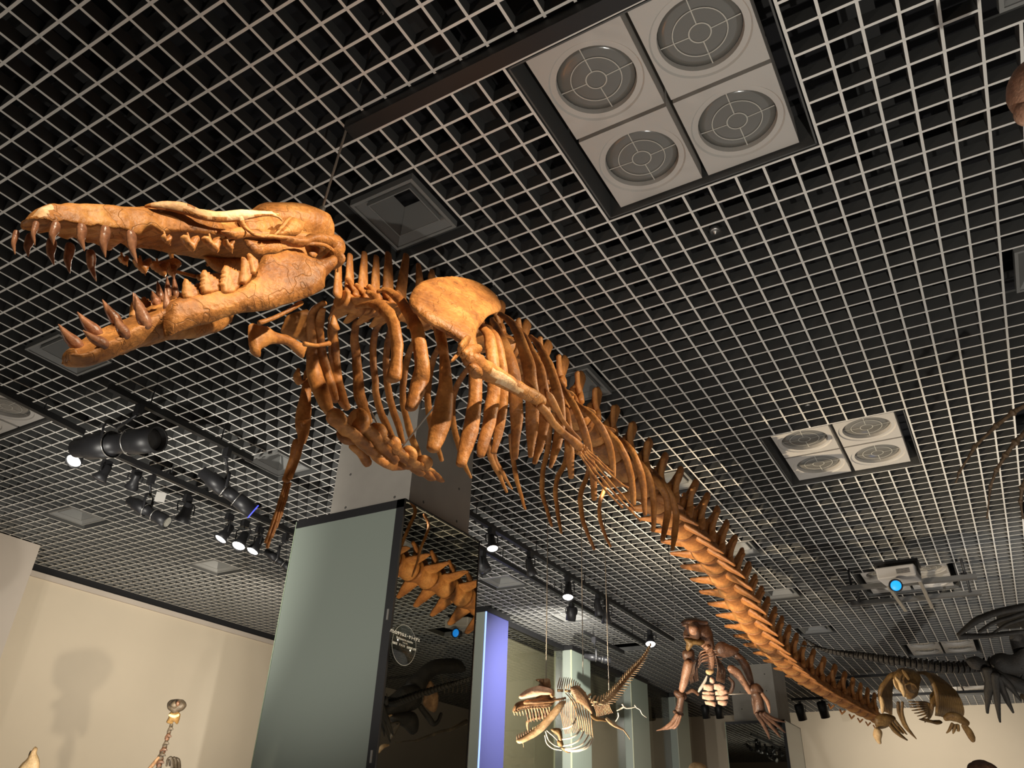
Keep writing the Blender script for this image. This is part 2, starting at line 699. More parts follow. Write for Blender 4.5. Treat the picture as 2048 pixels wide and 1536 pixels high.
blk = lamp_block((0.8, -0.8, ZC), 'largest four lens ceiling lamp block, nearest at the top of the picture')
lab = {(0, 21): 'second four lens ceiling lamp block, right of the tail, all four lenses clear',
       (0, 50): 'four lens ceiling lamp block half hidden behind the projector frame',
       (0, 79): 'small distant four lens ceiling lamp block above the dark long tail',
       (0, 108): 'farthest four lens ceiling lamp block just above the far wall',
       (-44, -8): 'four lens ceiling lamp block cut by the left picture edge'}
for (u, v), l in lab.items():
    c = copy_tree(blk, ((u + 4) * CELL, (v + 4) * CELL, ZC))
    c['label'] = l


# ---------------- square air vents
def vent(loc, label):
    t = thing('ceiling_vent', loc, label, 'ceiling vent', 'square ceiling vents')
    x, y, z = loc
    b = MB()

    def rect(h, zz):
        return [(x - h, y - h, zz), (x + h, y - h, zz), (x + h, y + h, zz), (x - h, y + h, zz)]
    b.rings([rect(0.385, z + 0.12), rect(0.385, z + 0.10)], 0, False, False)
    b.rings([rect(0.30, z + 0.08), rect(0.30, z + 0.02), rect(0.275, z + 0.02), rect(0.275, z + 0.03), rect(0.17, z + 0.14)], 0, False, False)
    b.build('frame', [m_vent], t)
    b = MB()
    b.rings([rect(0.205, z + 0.10), rect(0.205, z + 0.055), rect(0.195, z + 0.055), rect(0.195, z + 0.06), rect(0.10, z + 0.25)], 0, False, False)
    b.build('inner_cone', [m_vent], t)
    return t


m_vent = plain('vent_grey', (0.22, 0.22, 0.21), 0.5)
vlab = {(-9, -6): 'large square vent above the skeleton neck, dark open centre',
        (-9, 9): 'square vent behind the ribs, just right of the lower ribcage',
        (-9, 23): 'square vent beside the end of the ribs', (-9, 38): 'square vent right of the middle tail, bright rimmed',
        (-9, 52): 'square vent below the bright rimmed one, right of the tail', (-9, 67): 'dim square vent beside the thin dark tail tip',
        (-31, -6): 'square vent behind the lower jaw tip', (-31, 9): 'square vent left of the thin hanging flipper',
        (-53, 9): 'square vent at the far left above the grey wall end', (-53, 23): 'square vent left of the column, below the lit track lamps',
        (-31, 38): 'square vent right of the mirrored column beside the track lamps', (-31, 52): 'square vent below two track lamps, over the glass wall',
        (13, 9): 'square vent cut by the right picture edge', (13, -6): 'square vent cut by the top right picture corner'}
v0 = None
for (u, v) in vents:
    if (u, v) not in vlab:
        continue
    p = ((u + 2) * CELL, (v + 2) * CELL, ZC)
    if v0 is None:
        v0 = vent(p, vlab[(u, v)])
    else:
        c = copy_tree(v0, p)
        c['label'] = vlab[(u, v)]
# unseen vents stay closed with the grid's own dark plates
# ---------------- sprinklers / detectors
sp0 = None
for (px, py), l in (((1430, 465), 'round chrome sprinkler below the largest lamp block'), ((1616, 815), 'round chrome sprinkler above the second lamp block'), ((95, 899), 'small chrome sprinkler at the left near the grey wall')):
    p = onZ(px, py, ZC + 0.06)
    if sp0 is None:
        b = MB()
        lathe(b, p + np.array([0, 0, 0.06]), (0, 0, -1), [(-0.4, 0.012), (0, 0.012), (0.0, 0.042), (0.05, 0.045), (0.058, 0.03), (0.05, 0.02), (0.075, 0.012), (0.08, 0.002)], 20)
        sp0 = tag(b.build('sprinkler', m_steel), l, 'sprinkler', 'ceiling sprinklers')
        d0 = np.array(sp0.location) - p
    else:
        c = sp0.copy()
        COL.objects.link(c)
        c.location = Vector(p + d0)
        c['label'] = l
# ================================================================ COLUMNS AND GLASS
def mat_frost():
    m, nt, b = new_mat('frosted_green_glass')
    b.inputs['Base Color'].default_value = (0.25, 0.29, 0.25, 1)
    b.inputs['Roughness'].default_value = 0.45
    b.inputs['Coat Weight'].default_value = 0.5
    b.inputs['Coat Roughness'].default_value = 0.04
    return m


def mat_mirror(name, col, rough=0.015):
    m, nt, b = new_mat(name)
    b.inputs['Base Color'].default_value = (*col, 1)
    b.inputs['Metallic'].default_value = 1.0
    b.inputs['Roughness'].default_value = rough
    return m


def mat_glass(name, tint, refl, rough=0.02):
    m = bpy.data.materials.new(name)
    m.use_nodes = True
    nt = m.node_tree
    nt.nodes.remove(nt.nodes['Principled BSDF'])
    out = nt.nodes['Material Output']
    tr = nt.nodes.new('ShaderNodeBsdfTransparent')
    tr.inputs['Color'].default_value = (*tint, 1)
    gl = nt.nodes.new('ShaderNodeBsdfGlossy')
    gl.inputs['Roughness'].default_value = rough
    gl.inputs['Color'].default_value = (1, 1, 1, 1)
    mx = nt.nodes.new('ShaderNodeMixShader')
    mx.inputs['Fac'].default_value = refl
    nt.links.new(tr.outputs['BSDF'], mx.inputs[1])
    nt.links.new(gl.outputs['BSDF'], mx.inputs[2])
    nt.links.new(mx.outputs['Shader'], out.inputs['Surface'])
    return m


m_frost = mat_frost()
m_mirror = mat_mirror('dark_mirror_glass', (0.33, 0.33, 0.29))
m_glass = mat_glass('clear_display_glass', (0.74, 0.74, 0.68), 0.13)
m_glassbox = plain('pale_green_glass_box', (0.30, 0.34, 0.30), 0.3, spec=0.8)
m_disc = mat_glass('clear_label_disc', (0.86, 0.88, 0.86), 0.06, 0.1)
m_text = plain('white_lettering', (0.85, 0.85, 0.80), 0.6)
m_discrim = plain('label_disc_rim', (0.42, 0.43, 0.40), 0.4)


def column(x0, x1, y0, y1, name, label):
    t = thing(name, ((x0 + x1) / 2, (y0 + y1) / 2, 0), label, 'column')
    b = MB()
    b.box((x0, y0, 0), (x1, y1, ZC + 0.5))
    b.build('shaft', m_conc, t)
    b = MB()
    # small round form-tie holes
    for z in (4.75, 5.15, 5.55):
        for x in (x0 + 0.22, x1 - 0.2):
            lathe(b, (x, y0 + 0.001, z), (0, -1, 0), [(0, 0.016), (0.002, 0.016), (0.003, 0.001)], 12)
        for y in (y0 + 0.25, y1 - 0.25):
            lathe(b, (x1 - 0.001, y, z), (1, 0, 0), [(0, 0.016), (0.002, 0.016), (0.003, 0.001)], 12)
    b.build('tie_hole', m_conc_hole, t)
    b = MB()
    b.box((x1 - 0.012, y0 - 0.004, 4.4), (x1 + 0.004, y0 + 0.012, ZC), 0)
    b.build('corner_bead', m_conc, t)
    return t


column(-4.25, -3.14, 1.757, 2.90, 'concrete_column', 'grey concrete column rising above the mirrored cladding behind the ribcage')
column(-4.23, -3.14, 16.8, 18.1, 'concrete_column', 'distant concrete column behind the standing dark skeleton')


def cladding(x0, x1, y0, y1, zt, label, mat_front, mat_side, fw):
    t = thing('column_cladding', ((x0 + x1) / 2, (y0 + y1) / 2, 0), label, 'glass cladding')
    th = 0.012
    b = MB()
    b.box((x0, y0, 0.05), (x1 - fw, y0 + th, zt - fw * 0.9))
    b.build('front_pane', mat_front, t)
    b = MB()
    b.box((x1 - th, y0 + 0.02, 0.05), (x1, y1, zt - 0.014))
    b.build('side_pane', mat_side, t)
    b = MB()
    b.box((x0, y0 - 0.006, zt - fw * 0.9), (x1, y0 + 0.02, zt))
    b.box((x1 - fw, y0 - 0.006, 0.05), (x1 - 0.002, y0 + 0.02, zt))
    b.box((x1 - 0.02, y0, zt - 0.014), (x1 + 0.004, y1, zt))
    b.box((x1 - 0.02, y1 - 0.012, 0.05), (x1 + 0.004, y1 + 0.004, zt))
    b.build('frame', m_black, t)
    b = MB()
    b.box((x0 + 0.02, y0 + 0.05, 0.05), (x0 + 0.035, y1, zt - 0.02))
    b.box((x0 + 0.02, y1 - 0.02, 0.05), (x1 - 0.03, y1, zt - 0.02))
    b.build('back_board', m_dark, t)
    b = MB()
    b.box((x0 - 0.012, y0 - 0.004, 0.05), (x0, y0 + 0.012, zt - 0.01))
    b.build('glass_edge', plain('green_glass_edge', (0.34, 0.42, 0.30), 0.3), t)
    return t


clad = cladding(-4.5, -3.0, 1.53, 2.94, 4.59, 'frosted glass and dark mirror cladding round the nearest column', m_frost, m_mirror, 0.10)
# hinge plates on the black corner post
b = MB()
for z in (3.42, 2.2):
    b.box((-3.06, 1.515, z - 0.05), (-3.04, 1.53, z + 0.05))
b.build('hinge', m_steel, clad)
# round clear label on the mirror side
ctr = onX(808, 1290, -2.985)
lab_t = thing('label_disc', ctr, 'round clear label with white lettering stuck on the dark mirror pane', 'label')
b = MB()
lathe(b, ctr, (1, 0, 0), [(-0.004, 0.001), (-0.004, 0.185), (0.002, 0.185), (0.002, 0.001)], 48, 0, False)
b.build('disc', m_disc, lab_t)
b = MB()
ang = np.linspace(0, 2 * math.pi, 49)[:-1]
b.rings([[ctr + np.array([0.003, r * math.cos(a), r * math.sin(a)]) for a in ang] for r in (0.181, 0.1855)], 0, False, False)
b.build('rim', m_discrim, lab_t)
EX, EY = np.array([0, 1.0, 0]), np.array([0, 0, 1.0])
for body, size, dz, dy, bold in (('バシロサウルス・ケトイデス', 0.036, 0.085, 0.0, 0.0014), ('Basilosaurus cetoides', 0.030, 0.045, 0.0, 0.0), ('Eocene, USA', 0.014, 0.018, 0.01, 0.0), ('始新世　アメリカ　全身骨格 複製', 0.024, -0.012, 0.005, 0.0004)):
    bezel_text('lettering', body, size, ctr + np.array([0.004, dy, dz]), EX, EY, m_text, lab_t, bold)
# distant column: mirror towards the viewer, pale pane to the side
cladding(-4.41, -2.95, 16.6, 18.2, 4.44, 'mirrored cladding with black frame round the distant column', m_mirror, m_glassbox, 0.07)

# ---------------- glass display wall on the left, behind the toothed whale
m_edge_glow_blue = glow('blue_glow_edge', (0.25, 0.38, 1.0), 1.6)  # bright lines of the glass edges put in as glow
m_edge_glow_warm = glow('warm_glow_edge', (0.85, 0.85, 0.45), 1.1)  # yellowish glass edge, its brightness put in as glow
gy = [(9.22, 10.1), (13.05, 14.1), (16.65, 17.85), (20.1, 21.2)]
b = MB()
prev = 4.0
spans = [(10.12, 13.03), (14.12, 16.63), (17.87, 20.08)]
wl = {0: 'glass wall panel left of the toothed whale head, right of the blue pillar',
      1: 'glass wall panel behind the toothed whale ribs', 2: 'farthest glass wall panel below the dark header, left of the stout skeleton'}
for k_, (s, e) in enumerate(spans):
    gw = thing('glass_wall_panel', (GW, (s + e) / 2, 0), wl[k_], 'glass wall', 'glass wall panels')
    b = MB()
    b.box((GW - 0.012, s, 0), (GW, e, ZC - 0.13))
    b.build('pane', m_glass, gw)
    b = MB()
    b.box((GW - 0.14, s, ZC - 0.13), (GW + 0.03, e, ZC - 0.01))
    b.build('header', m_black, gw)


def fin(y0, y1, face, edge_mat, label):
    t = thing('glass_fin', (GW - 0.2, (y0 + y1) / 2, 0), label, 'glass pillar')
    x1 = GW + 0.22
    b = MB()
    b.box((GW - 0.02, y0, 0), (x1 - 0.02, y0 + 0.012, ZC - 0.12))
    b.build('front_pane', m_glassbox, t)
    b = MB()
    b.box((x1 - 0.012, y0 + 0.02, 0), (x1, y1, ZC - 0.12))
    b.build('side_pane', face, t)
    b = MB()
    b.box((x1 - 0.018, y0 - 0.008, 0), (x1 + 0.004, y0 + 0.018, ZC - 0.12))
    b.build('bright_edge', edge_mat, t)
    b = MB()
    b.box((GW - 0.14, y0, ZC - 0.12), (x1 + 0.03, y1 + 0.01, ZC - 0.01))
    b.build('header', m_black, t)
    return t


m_bluepane = plain('blue_lit_pane', (0.060, 0.066, 0.20), 0.25, spec=0.7)  # blue light of the pillar put into the pane colour
m_palepane = plain('pale_lit_pane', (0.42, 0.50, 0.42), 0.3, spec=0.7)
fin(*gy[0], m_bluepane, m_edge_glow_blue, 'blue violet lit glass pillar just right of the mirrored cladding')
fin(*gy[1], m_palepane, m_edge_glow_warm, 'pale glass pillar with yellow lit edge right behind the toothed whale head')
fin(*gy[2], m_palepane, plain('pale_glass_edge', (0.6, 0.62, 0.45), 0.3), 'greenish glass pillar right of the toothed whale tail base')
fin(*gy[3], m_palepane, plain('pale_glass_edge2', (0.5, 0.52, 0.42), 0.3), 'last glass pillar at the corner of the glass wall')
# ================================================================ RAILS, LAMPS, PROJECTOR
m_lit = glow('lit_lamp_face', (1.0, 0.95, 0.85), 9.0)
m_unlit = plain('unlit_lamp_face', (0.05, 0.05, 0.055), 0.2)
m_lamp = plain('black_lamp_body', (0.018, 0.018, 0.02), 0.45)
m_tagw = plain('white_paper_tag', (0.6, 0.58, 0.54), 0.7)
m_purple = glow('blue_lamp_rim', (0.08, 0.1, 0.9), 1.2)
m_grate = plain('pale_lens_grating', (0.6, 0.58, 0.5), 0.4)


def rail(p, q, label, w=0.03, h=0.035, hang=True):
    p, q = np.array(p, float), np.array(q, float)
    t = thing('track_rail', (p + q) / 2, label, 'lamp rail')
    d = unit(q - p)
    s = np.cross(d, [0, 0, 1])
    b = MB()
    b.obox((p + q) / 2, d, s, np.array([0, 0, 1.0]), np.linalg.norm(q - p) / 2, w, h)
    b.build('rail_bar', m_black, t)
    if hang:
        n = max(2, int(np.linalg.norm(q - p) / 1.6))
        for k in range(n):
            c = p + (q - p) * (k + 0.5) / n
            b = MB()
            cyl(b, c, (c[0], c[1], ZC + 0.4), 0.008, seg=8)
            b.build('hanger_rod', m_black, t)
    return t


RZ = 5.60
rail((-6.62, -2.0, RZ), (-6.85, 0.15, RZ), 'black lamp rail running in from the left picture edge')
rail((-7.03, 0.5, RZ), (-7.03, 4.6, RZ), 'long black lamp rail carrying the row of lit lamps left of the column')
rail((-5.58, -0.4, RZ), (-5.58, 1.6, RZ), 'short black lamp rail above the left group, nearest the skeleton')
rail((-4.12, 3.6, RZ), (-4.2, 12.6, RZ), 'long black lamp rail right of the column, upper of two')
rail((-4.78, 5.4, RZ), (-4.9, 12.9, RZ), 'black lamp rail right of the column, lower of two')
rail((-5.72, 11.2, RZ), (-5.73, 13.4, RZ), 'short black rail above the toothed whale back')
rail((-2.3, 18.2, RZ), (2.6, 18.1, RZ), 'distant cross rail above the far wall, nearer of two')
rail((-3.7, 21.1, RZ), (1.6, 21.3, RZ), 'distant cross rail above the far wall, farther of two')
rail((-1.15, -1.72, 5.755), (2.9, -1.70, 5.755), 'thick black track beside the largest ceiling lamp block', 0.055, 0.045, False)


def railpt(px, py):
    """hang point on the plane of the rails"""
    return onZ(px, py, RZ)


def track_can(a, bpx, aim, lit, label, r=0.075, L=0.2, bell=True):
    """small track spotlight: adapter, stem, two-armed yoke and a flared can; a = hang point, bpx = pixel of the body centre"""
    a = np.array(a, float)
    a[2] -= 0.037
    # body centre straight below the hang point
    d = ray(*bpx)
    k = ((a - CAM_C)[:2] @ d[:2]) / (d[:2] @ d[:2])
    c = CAM_C + d * k
    c[:2] = a[:2] * 0.6 + c[:2] * 0.4
    c[2] = min(c[2], a[2] - 0.14)
    aim = unit(aim)
    side = unit(np.cross(aim, [0, 0, 1]))
    t = thing('track_spotlight', a, label, 'spotlight', 'small track spotlights')
    b = MB()
    b.obox(a + np.array([0, 0, -0.06]), np.array([1.0, 0, 0]), np.array([0, 1.0, 0]), np.array([0, 0, 1.0]), 0.035, 0.055, 0.05)
    cyl(b, a + np.array([0, 0, -0.11]), (a[0], a[1], (a[2] + c[2]) / 2), 0.012, seg=8)
    b.build('adapter', m_lamp, t)
    b = MB()
    top = np.array([a[0], a[1], c[2] + max(0.06, (a[2] - c[2]) * 0.5)])
    for s in (-1, 1):
        tube(b, [top, top + side * s * r * 1.15, c + side * s * r * 1.12], [0.009] * 3, seg=6, n=3)
    b.build('yoke', m_lamp, t)
    b = MB()
    if bell:
        prof = [(-L * 0.55, r * 0.45), (-L * 0.5, r * 0.6), (-L * 0.1, r * 0.68), (L * 0.12, r * 0.8), (L * 0.5, r * 1.18), (L * 0.5, r * 1.05), (L * 0.38, r * 0.95)]
    else:
        prof = [(-L * 0.55, r * 0.8), (-L * 0.5, r), (L * 0.5, r), (L * 0.5, r * 0.9), (L * 0.4, r * 0.9)]
    lathe(b, c, aim, prof, 18, 0, True)
    body = b.build('lamp_can', m_lamp, t)
    b = MB()
    lathe(b, c + aim * L * 0.4, aim, [(0, r * 0.98), (0.012, r * 0.9), (0.02, 0.002)], 18, 0, True)
    b.build('lens', m_lit if lit else m_unlit, body)
    return t


def profile_lamp(hang_px, rear_px, front_px, hz, dep, label, lit=0, tagpx=None):
    """large theatre profile spotlight: hook clamp, yoke, stepped barrel, rear cap, lens"""
    a = onZ(*hang_px, hz)
    P, Q = atD(*rear_px, depth(a) + dep[0]), atD(*front_px, depth(a) + dep[1])
    ax = unit(Q - P)
    L = np.linalg.norm(Q - P)
    side = unit(np.cross(ax, [0, 0, 1]))
    t = thing('profile_spotlight', a, label, 'spotlight', 'large profile spotlights')
    c = P + ax * L * 0.45
    b = MB()
    a[2] -= 0.085
    b.obox(a, np.array([1.0, 0, 0]), np.array([0, 1.0, 0]), np.array([0, 0, 1.0]), 0.045, 0.03, 0.06)
    b.build('clamp', m_lamp, t)
    b = MB()
    top = np.array([a[0], a[1], a[2] - 0.06])
    mid = c + np.array([0, 0, 0.2])
    cyl(b, top, mid, 0.018, seg=8)
    r = L * 0.105
    for s in (-1, 1):
        tube(b, [mid, mid + side * s * r * 1.3 + np.array([0, 0, -0.02]), c + side * s * r * 1.25], [0.02] * 3, flat=0.35, wide=ax, seg=8, n=3)
    b.build('yoke', m_lamp, t)
    b = MB()
    lathe(b, P, ax, [(0, r * 0.5), (0.005, r * 0.85), (L * 0.16, r * 0.95), (L * 0.17, r * 1.15), (L * 0.45, r * 1.2), (L * 0.46, r * 0.9), (L * 0.68, r * 0.88), (L * 0.69, r * 1.12), (L, r * 1.15), (L, r * 1.0), (L * 0.94, r * 0.98)], 22)
    body = b.build('barrel', m_lamp, t)
    for s in (0.455, 0.685):
        b = MB()
        lathe(b, P + ax * L * s, ax, [(-0.006, r * 1.2), (-0.006, r * 1.24), (0.006, r * 1.24), (0.006, r * 1.2)], 22, 0, False)
        b.build('clamp_ring', m_steel, body)
    b = MB()
    lathe(b, P + ax * L * 0.94, ax, [(0, r * 0.99), (0.015, r * 0.8), (0.025, 0.002)], 20)
    b.build('lens', m_unlit, body)
    if lit == 2:
        b = MB()
        up = unit(np.cross(side, ax))
        for k in range(-3, 4):
            h = math.sqrt(max(0.01, 1 - (k / 3.8) ** 2)) * r * 0.95
            b.obox(P + ax * L * 0.985 + side * k * r * 0.27, up, side, ax, h, r * 0.07, 0.004)
        b.build('lens_grating', m_grate, body)
    if lit == 3:
        b = MB()
        lathe(b, P + ax * L, ax, [(-0.004, r * 1.12), (-0.004, r * 1.17), (0.008, r * 1.17), (0.008, r * 1.12)], 20, 0, False)
        b.build('blue_rim', m_purple, body)
    if tagpx:
        tp = atD(*tagpx, depth(c) - 0.1)
        b = MB()
        e1 = unit(np.array([0.6, 0.8, 0]))
        b.obox(tp, e1, np.cross(e1, [0, 0, 1]), np.array([0, 0, 1.0]), 0.06, 0.01, 0.06)
        b.build('paper_tag', m_tagw, t)
    return t


dn = lambda x, y, z=-1: np.array([x, y, z], float)
track_can(railpt(169, 879), (157, 912), dn(0.3, -0.55, -1), True, 'lit small spotlight leftmost of the rail lamps, under the long black lamp', 0.085, 0.24)
track_can(railpt(218, 915), (206, 946), dn(-0.3, -0.2, -1), False, 'unlit small spotlight hanging under the leftmost long black lamp', 0.085, 0.2)
track_can(railpt(277, 935), (269, 962), dn(-0.7, 0.3, -0.6), False, 'unlit small spotlight left of the lamp with the white tag', 0.075, 0.2)
track_can(railpt(379, 985), (375, 1026), dn(-0.4, 0.1, -1), False, 'unlit small spotlight right of the striped lens lamp', 0.10, 0.26)
track_can(railpt(462, 1022), (451, 1066), dn(-0.2, -0.45, -1), True, 'lit small spotlight, first of three in a row left of the column', 0.09, 0.25)
track_can(railpt(493, 1035), (484, 1080), dn(0.1, -0.4, -1), True, 'lit small spotlight, middle of three in a row left of the column', 0.095, 0.25)
track_can(railpt(522, 1048), (513, 1090), dn(-0.1, -0.4, -1), True, 'lit small spotlight, third of three, behind the thin flipper tip', 0.09, 0.25)
profile_lamp((282, 806), (152, 897), (316, 878), RZ - 0.02, (0.25, -0.15), 'long black profile spotlight lying across the left rails, nearest the picture edge')
profile_lamp((306, 948), (258, 1000), (335, 1045), RZ - 0.02, (0.0, -0.2), 'black profile spotlight with striped pale lens and a white tag', 2, (321, 994))
profile_lamp((457, 893), (402, 942), (506, 1023), RZ - 0.02, (0.1, 0.2), 'black profile spotlight with a thin blue rim pointing at the column', 3)
profile_lamp((573, 1064), (530, 1101), (584, 1140), RZ - 0.02, (0.1, 0.1), 'black profile spotlight half hidden by the column cladding')
track_can(railpt(984, 1050), (986, 1085), dn(0.3, -0.2, -1), True, 'small spotlight first on the upper rail right of the column', 0.08, 0.24)
track_can(railpt(966, 1098), (969, 1132), dn(0.3, 0.1, -0.6), False, 'dark small spotlight peeking past the mirror edge', 0.10, 0.22, False)
track_can(railpt(1061, 1098), (1062, 1135), dn(0.1, 0.4, -1), False, 'small dark spotlight second on the upper rail', 0.08, 0.26)
track_can(railpt(1135, 1147), (1138, 1182), dn(0.15, -0.35, -1), True, 'lit small spotlight third on the upper rail', 0.09, 0.28)
track_can(railpt(1143, 1202), (1142, 1228), dn(-0.3, 0.3, -1), False, 'small dark spotlight on the lower rail below the lit one', 0.095, 0.24, False)
track_can(railpt(1196, 1185), (1197, 1215), dn(0.1, 0.3, -1), False, 'small dark spotlight, left of a close pair on the upper rail', 0.085, 0.28)
track_can(railpt(1212, 1195), (1212, 1230), dn(-0.1, 0.3, -1), False, 'small dark spotlight, right of a close pair on the upper rail', 0.085, 0.28)
track_can(railpt(1299, 1256), (1301, 1278), dn(0.2, -0.5, -1), True, 'lit small spotlight at the tip of the toothed whale tail', 0.10, 0.3)
profile_lamp((1188, 1272), (1168, 1312), (1222, 1322), RZ - 0.02, (0.1, 0.0), 'black profile spotlight lying over the back of the toothed whale')
for (hx, hy), (bx, by), l in (((1687, 1356), (1687, 1380), 'distant dark spotlight right of the tail over the far wall'),
                              ((1599, 1399), (1599, 1425), 'distant dark spotlight left of the tail over the far wall'),
                              ((1644, 1397), (1645, 1420), 'distant dark spotlight just under the tail over the far wall'),
                              ((1740, 1393), (1740, 1416), 'distant dark spotlight by the end of the long tail')):
    track_can(onZ(hx, hy, RZ), (bx, by), dn(0.1, 0.4, -1), False, l, 0.13, 0.42, False)

# ---------------- projector on its hanging frame
pz = 5.47
P1a, P1b = onZ(1683, 1178, pz), onZ(1953, 1153, pz)
P2a, P2b = onZ(1702, 1208, pz), onZ(1962, 1185, pz)
pr_t = thing('hanging_rig', (P1a + P1b) / 2, 'dark double bar hanging frame under the third lamp block', 'projector rig')
m_frame = plain('grey_frame_bar', (0.08, 0.078, 0.075), 0.5)
for p, q in ((P1a, P1b), (P2a, P2b)):
    b = MB()
    d = unit(q - p)
    b.obox((p + q) / 2, d, np.cross(d, [0, 0, 1]), np.array([0, 0, 1.0]), np.linalg.norm(q - p) / 2, 0.05, 0.035)
    b.build('long_bar', m_frame, pr_t)
for p, q in ((onZ(1775, 1169, pz - 0.1), onZ(1811, 1220, pz - 0.1)), (onZ(1826, 1133, pz - 0.08), onZ(1864, 1214, pz - 0.08))):
    b = MB()
    d = unit(q - p)
    b.obox((p + q) / 2, d, np.cross(d, [0, 0, 1]), np.array([0, 0, 1.0]), np.linalg.norm(q - p) / 2, 0.025, 0.03)
    b.build('cross_bar', m_steel, pr_t)
for p in (P1a, P1b, P2a, P2b):
    b = MB()
    q = p + ((P1a + P2b) / 2 - p) * 0.15
    cyl(b, q, (q[0], q[1], ZC + 0.3), 0.02, seg=8)
    b.build('drop_rod', m_black, pr_t)
pc = onZ(1798, 1150, pz - 0.25)
pt = thing('projector', pc, 'grey white projector with glowing cyan lens', 'projector')
fwd = unit(np.array([-0.05, -1.0, -0.1]))
sd = unit(np.cross(fwd, [0, 0, 1]))
up = np.cross(sd, fwd)
b = MB()
b.obox(pc, sd, fwd, up, 0.26, 0.3, 0.085)
o = b.build('housing', plain('projector_grey', (0.42, 0.41, 0.41), 0.5), pt)
bev = o.modifiers.new('bevel', 'BEVEL')
bev.width = 0.02
bev.segments = 2
b = MB()
for k in range(5):
    b.obox(pc + fwd * 0.301 + sd * (-0.1 + 0.0) + up * (-0.03 + k * 0.014), sd, fwd, up, 0.09, 0.003, 0.003)
b.build('vent_grille', m_black, pt)
lc = atD(1791.5, 1171, depth(pc) - 0.35)
b = MB()
lathe(b, lc - fwd * 0.14, fwd, [(0, 0.07), (0.12, 0.075), (0.14, 0.095), (0.14, 0.075), (0.12, 0.072)], 20)
lb = b.build('lens_barrel', m_lamp, pt)
b = MB()
lathe(b, lc - fwd * 0.02, fwd, [(0, 0.074), (0.02, 0.06), (0.03, 0.002)], 20)
b.build('lens', glow('cyan_projector_lens', (0.01, 0.30, 1.0), 1.3), lb)
b = MB()
b.obox(pc + np.array([0, 0.05, 0.16]), np.array([1.0, 0, 0]), np.array([0, 1.0, 0]), np.array([0, 0, 1.0]), 0.3, 0.2, 0.02)
for s in (-1, 1):
    b.obox(pc + np.array([s * 0.27, 0.05, 0.1]), np.array([1.0, 0, 0]), np.array([0, 1.0, 0]), np.array([0, 0, 1.0]), 0.012, 0.15, 0.09)
b.build('mount_bracket', m_lamp, pt)
# ================================================================ THE GREAT FOSSIL WHALE
m_bone = bone_mat('orange_brown_bone', (0.17, 0.055, 0.014), (0.40, 0.155, 0.038), (0.57, 0.27, 0.080), 0.5, 5.0)
m_bonec = bone_mat('cracked_orange_bone', (0.19, 0.066, 0.017), (0.42, 0.170, 0.043), (0.60, 0.290, 0.088), 0.5, 5.0, crack=0.4, bump=0.8)
m_bonep = bone_mat('pale_worn_and_lit_bone', (0.46, 0.24, 0.10), (0.66, 0.40, 0.20), (0.78, 0.58, 0.36), 0.55, 6.0)  # worn patches, and light painted on the brow
m_tooth = bone_mat('brown_tooth', (0.14, 0.055, 0.030), (0.27, 0.115, 0.060), (0.42, 0.20, 0.10), 0.3, 9.0, bump=0.25)
m_toothp = bone_mat('tan_tooth', (0.24, 0.085, 0.025), (0.44, 0.175, 0.05), (0.62, 0.32, 0.11), 0.35, 9.0, bump=0.3)

XM = -0.5
whale = thing('whale_skeleton', onX(1000, 690, -0.33), 'huge orange brown fossil whale skeleton with open toothed jaws hanging across the hall', 'skeleton')

# ---------------- skull frame: axis along the body, pitched down
TH = math.radians(33)
Fv = np.array([0, -math.cos(TH), -math.sin(TH)])
Uv = np.array([0, -math.sin(TH), math.cos(TH)])
SO = onX(640, 480, XM)


def skl(px, py, X):
    """pixel on plane X -> (s along snout, t up)"""
    d = onX(px, py, X) - SO
    return float(d @ Fv), float(d @ Uv)


def sk(s, t, x):
    return SO + Fv * s + Uv * t + np.array([x, 0, 0])


def hw_at(s):
    return float(np.interp(s, [0.0, 0.25, 0.45, 0.7, 0.95, 1.15, 1.30], [0.20, 0.19, 0.165, 0.125, 0.095, 0.075, 0.05]))


top_px = [(69, 430), (75, 420), (83, 411.6), (95, 406), (107, 405), (121, 407), (136, 404.6), (160, 404.6), (189, 406), (224, 408.7), (247, 412), (277, 413), (299, 411), (307, 404.6), (314, 402), (336, 403.5), (371, 408.7), (382, 415), (408, 419), (432, 423), (450, 421), (477, 418), (503, 420), (530, 424)]
bot_px = [(69, 437), (80, 441), (92, 439), (103, 445.6), (113, 447), (130, 443), (160, 451.5), (180, 455), (195, 450), (208, 456), (224, 456.5), (232, 460), (240, 457), (252, 461), (259, 463), (272, 471), (282, 472), (290, 460), (301, 453), (312, 457), (322, 467), (332, 466), (348, 463), (374, 464), (397, 467), (426, 469), (456, 471), (480, 474), (530, 476)]


def prof_from(px, frac):
    """iterate: half width depends on s"""
    out = []
    for x, y in px:
        w = 0.1
        for _ in range(4):
            s, t = skl(x, y, XM + w * frac)
            w = hw_at(s)
        out.append(skl(x, y, XM + w * frac))
    out.sort()
    return np.array(out)


topP, botP = prof_from(top_px, 0.45), prof_from(bot_px, 1.0)
s_min, s_max = max(topP[0, 0], botP[0, 0]), max(topP[-1, 0], botP[-1, 0])
pits = [skl(130, 430, XM + 0.07)[0], skl(195, 435, XM + 0.085)[0], skl(243, 440, XM + 0.1)[0]]


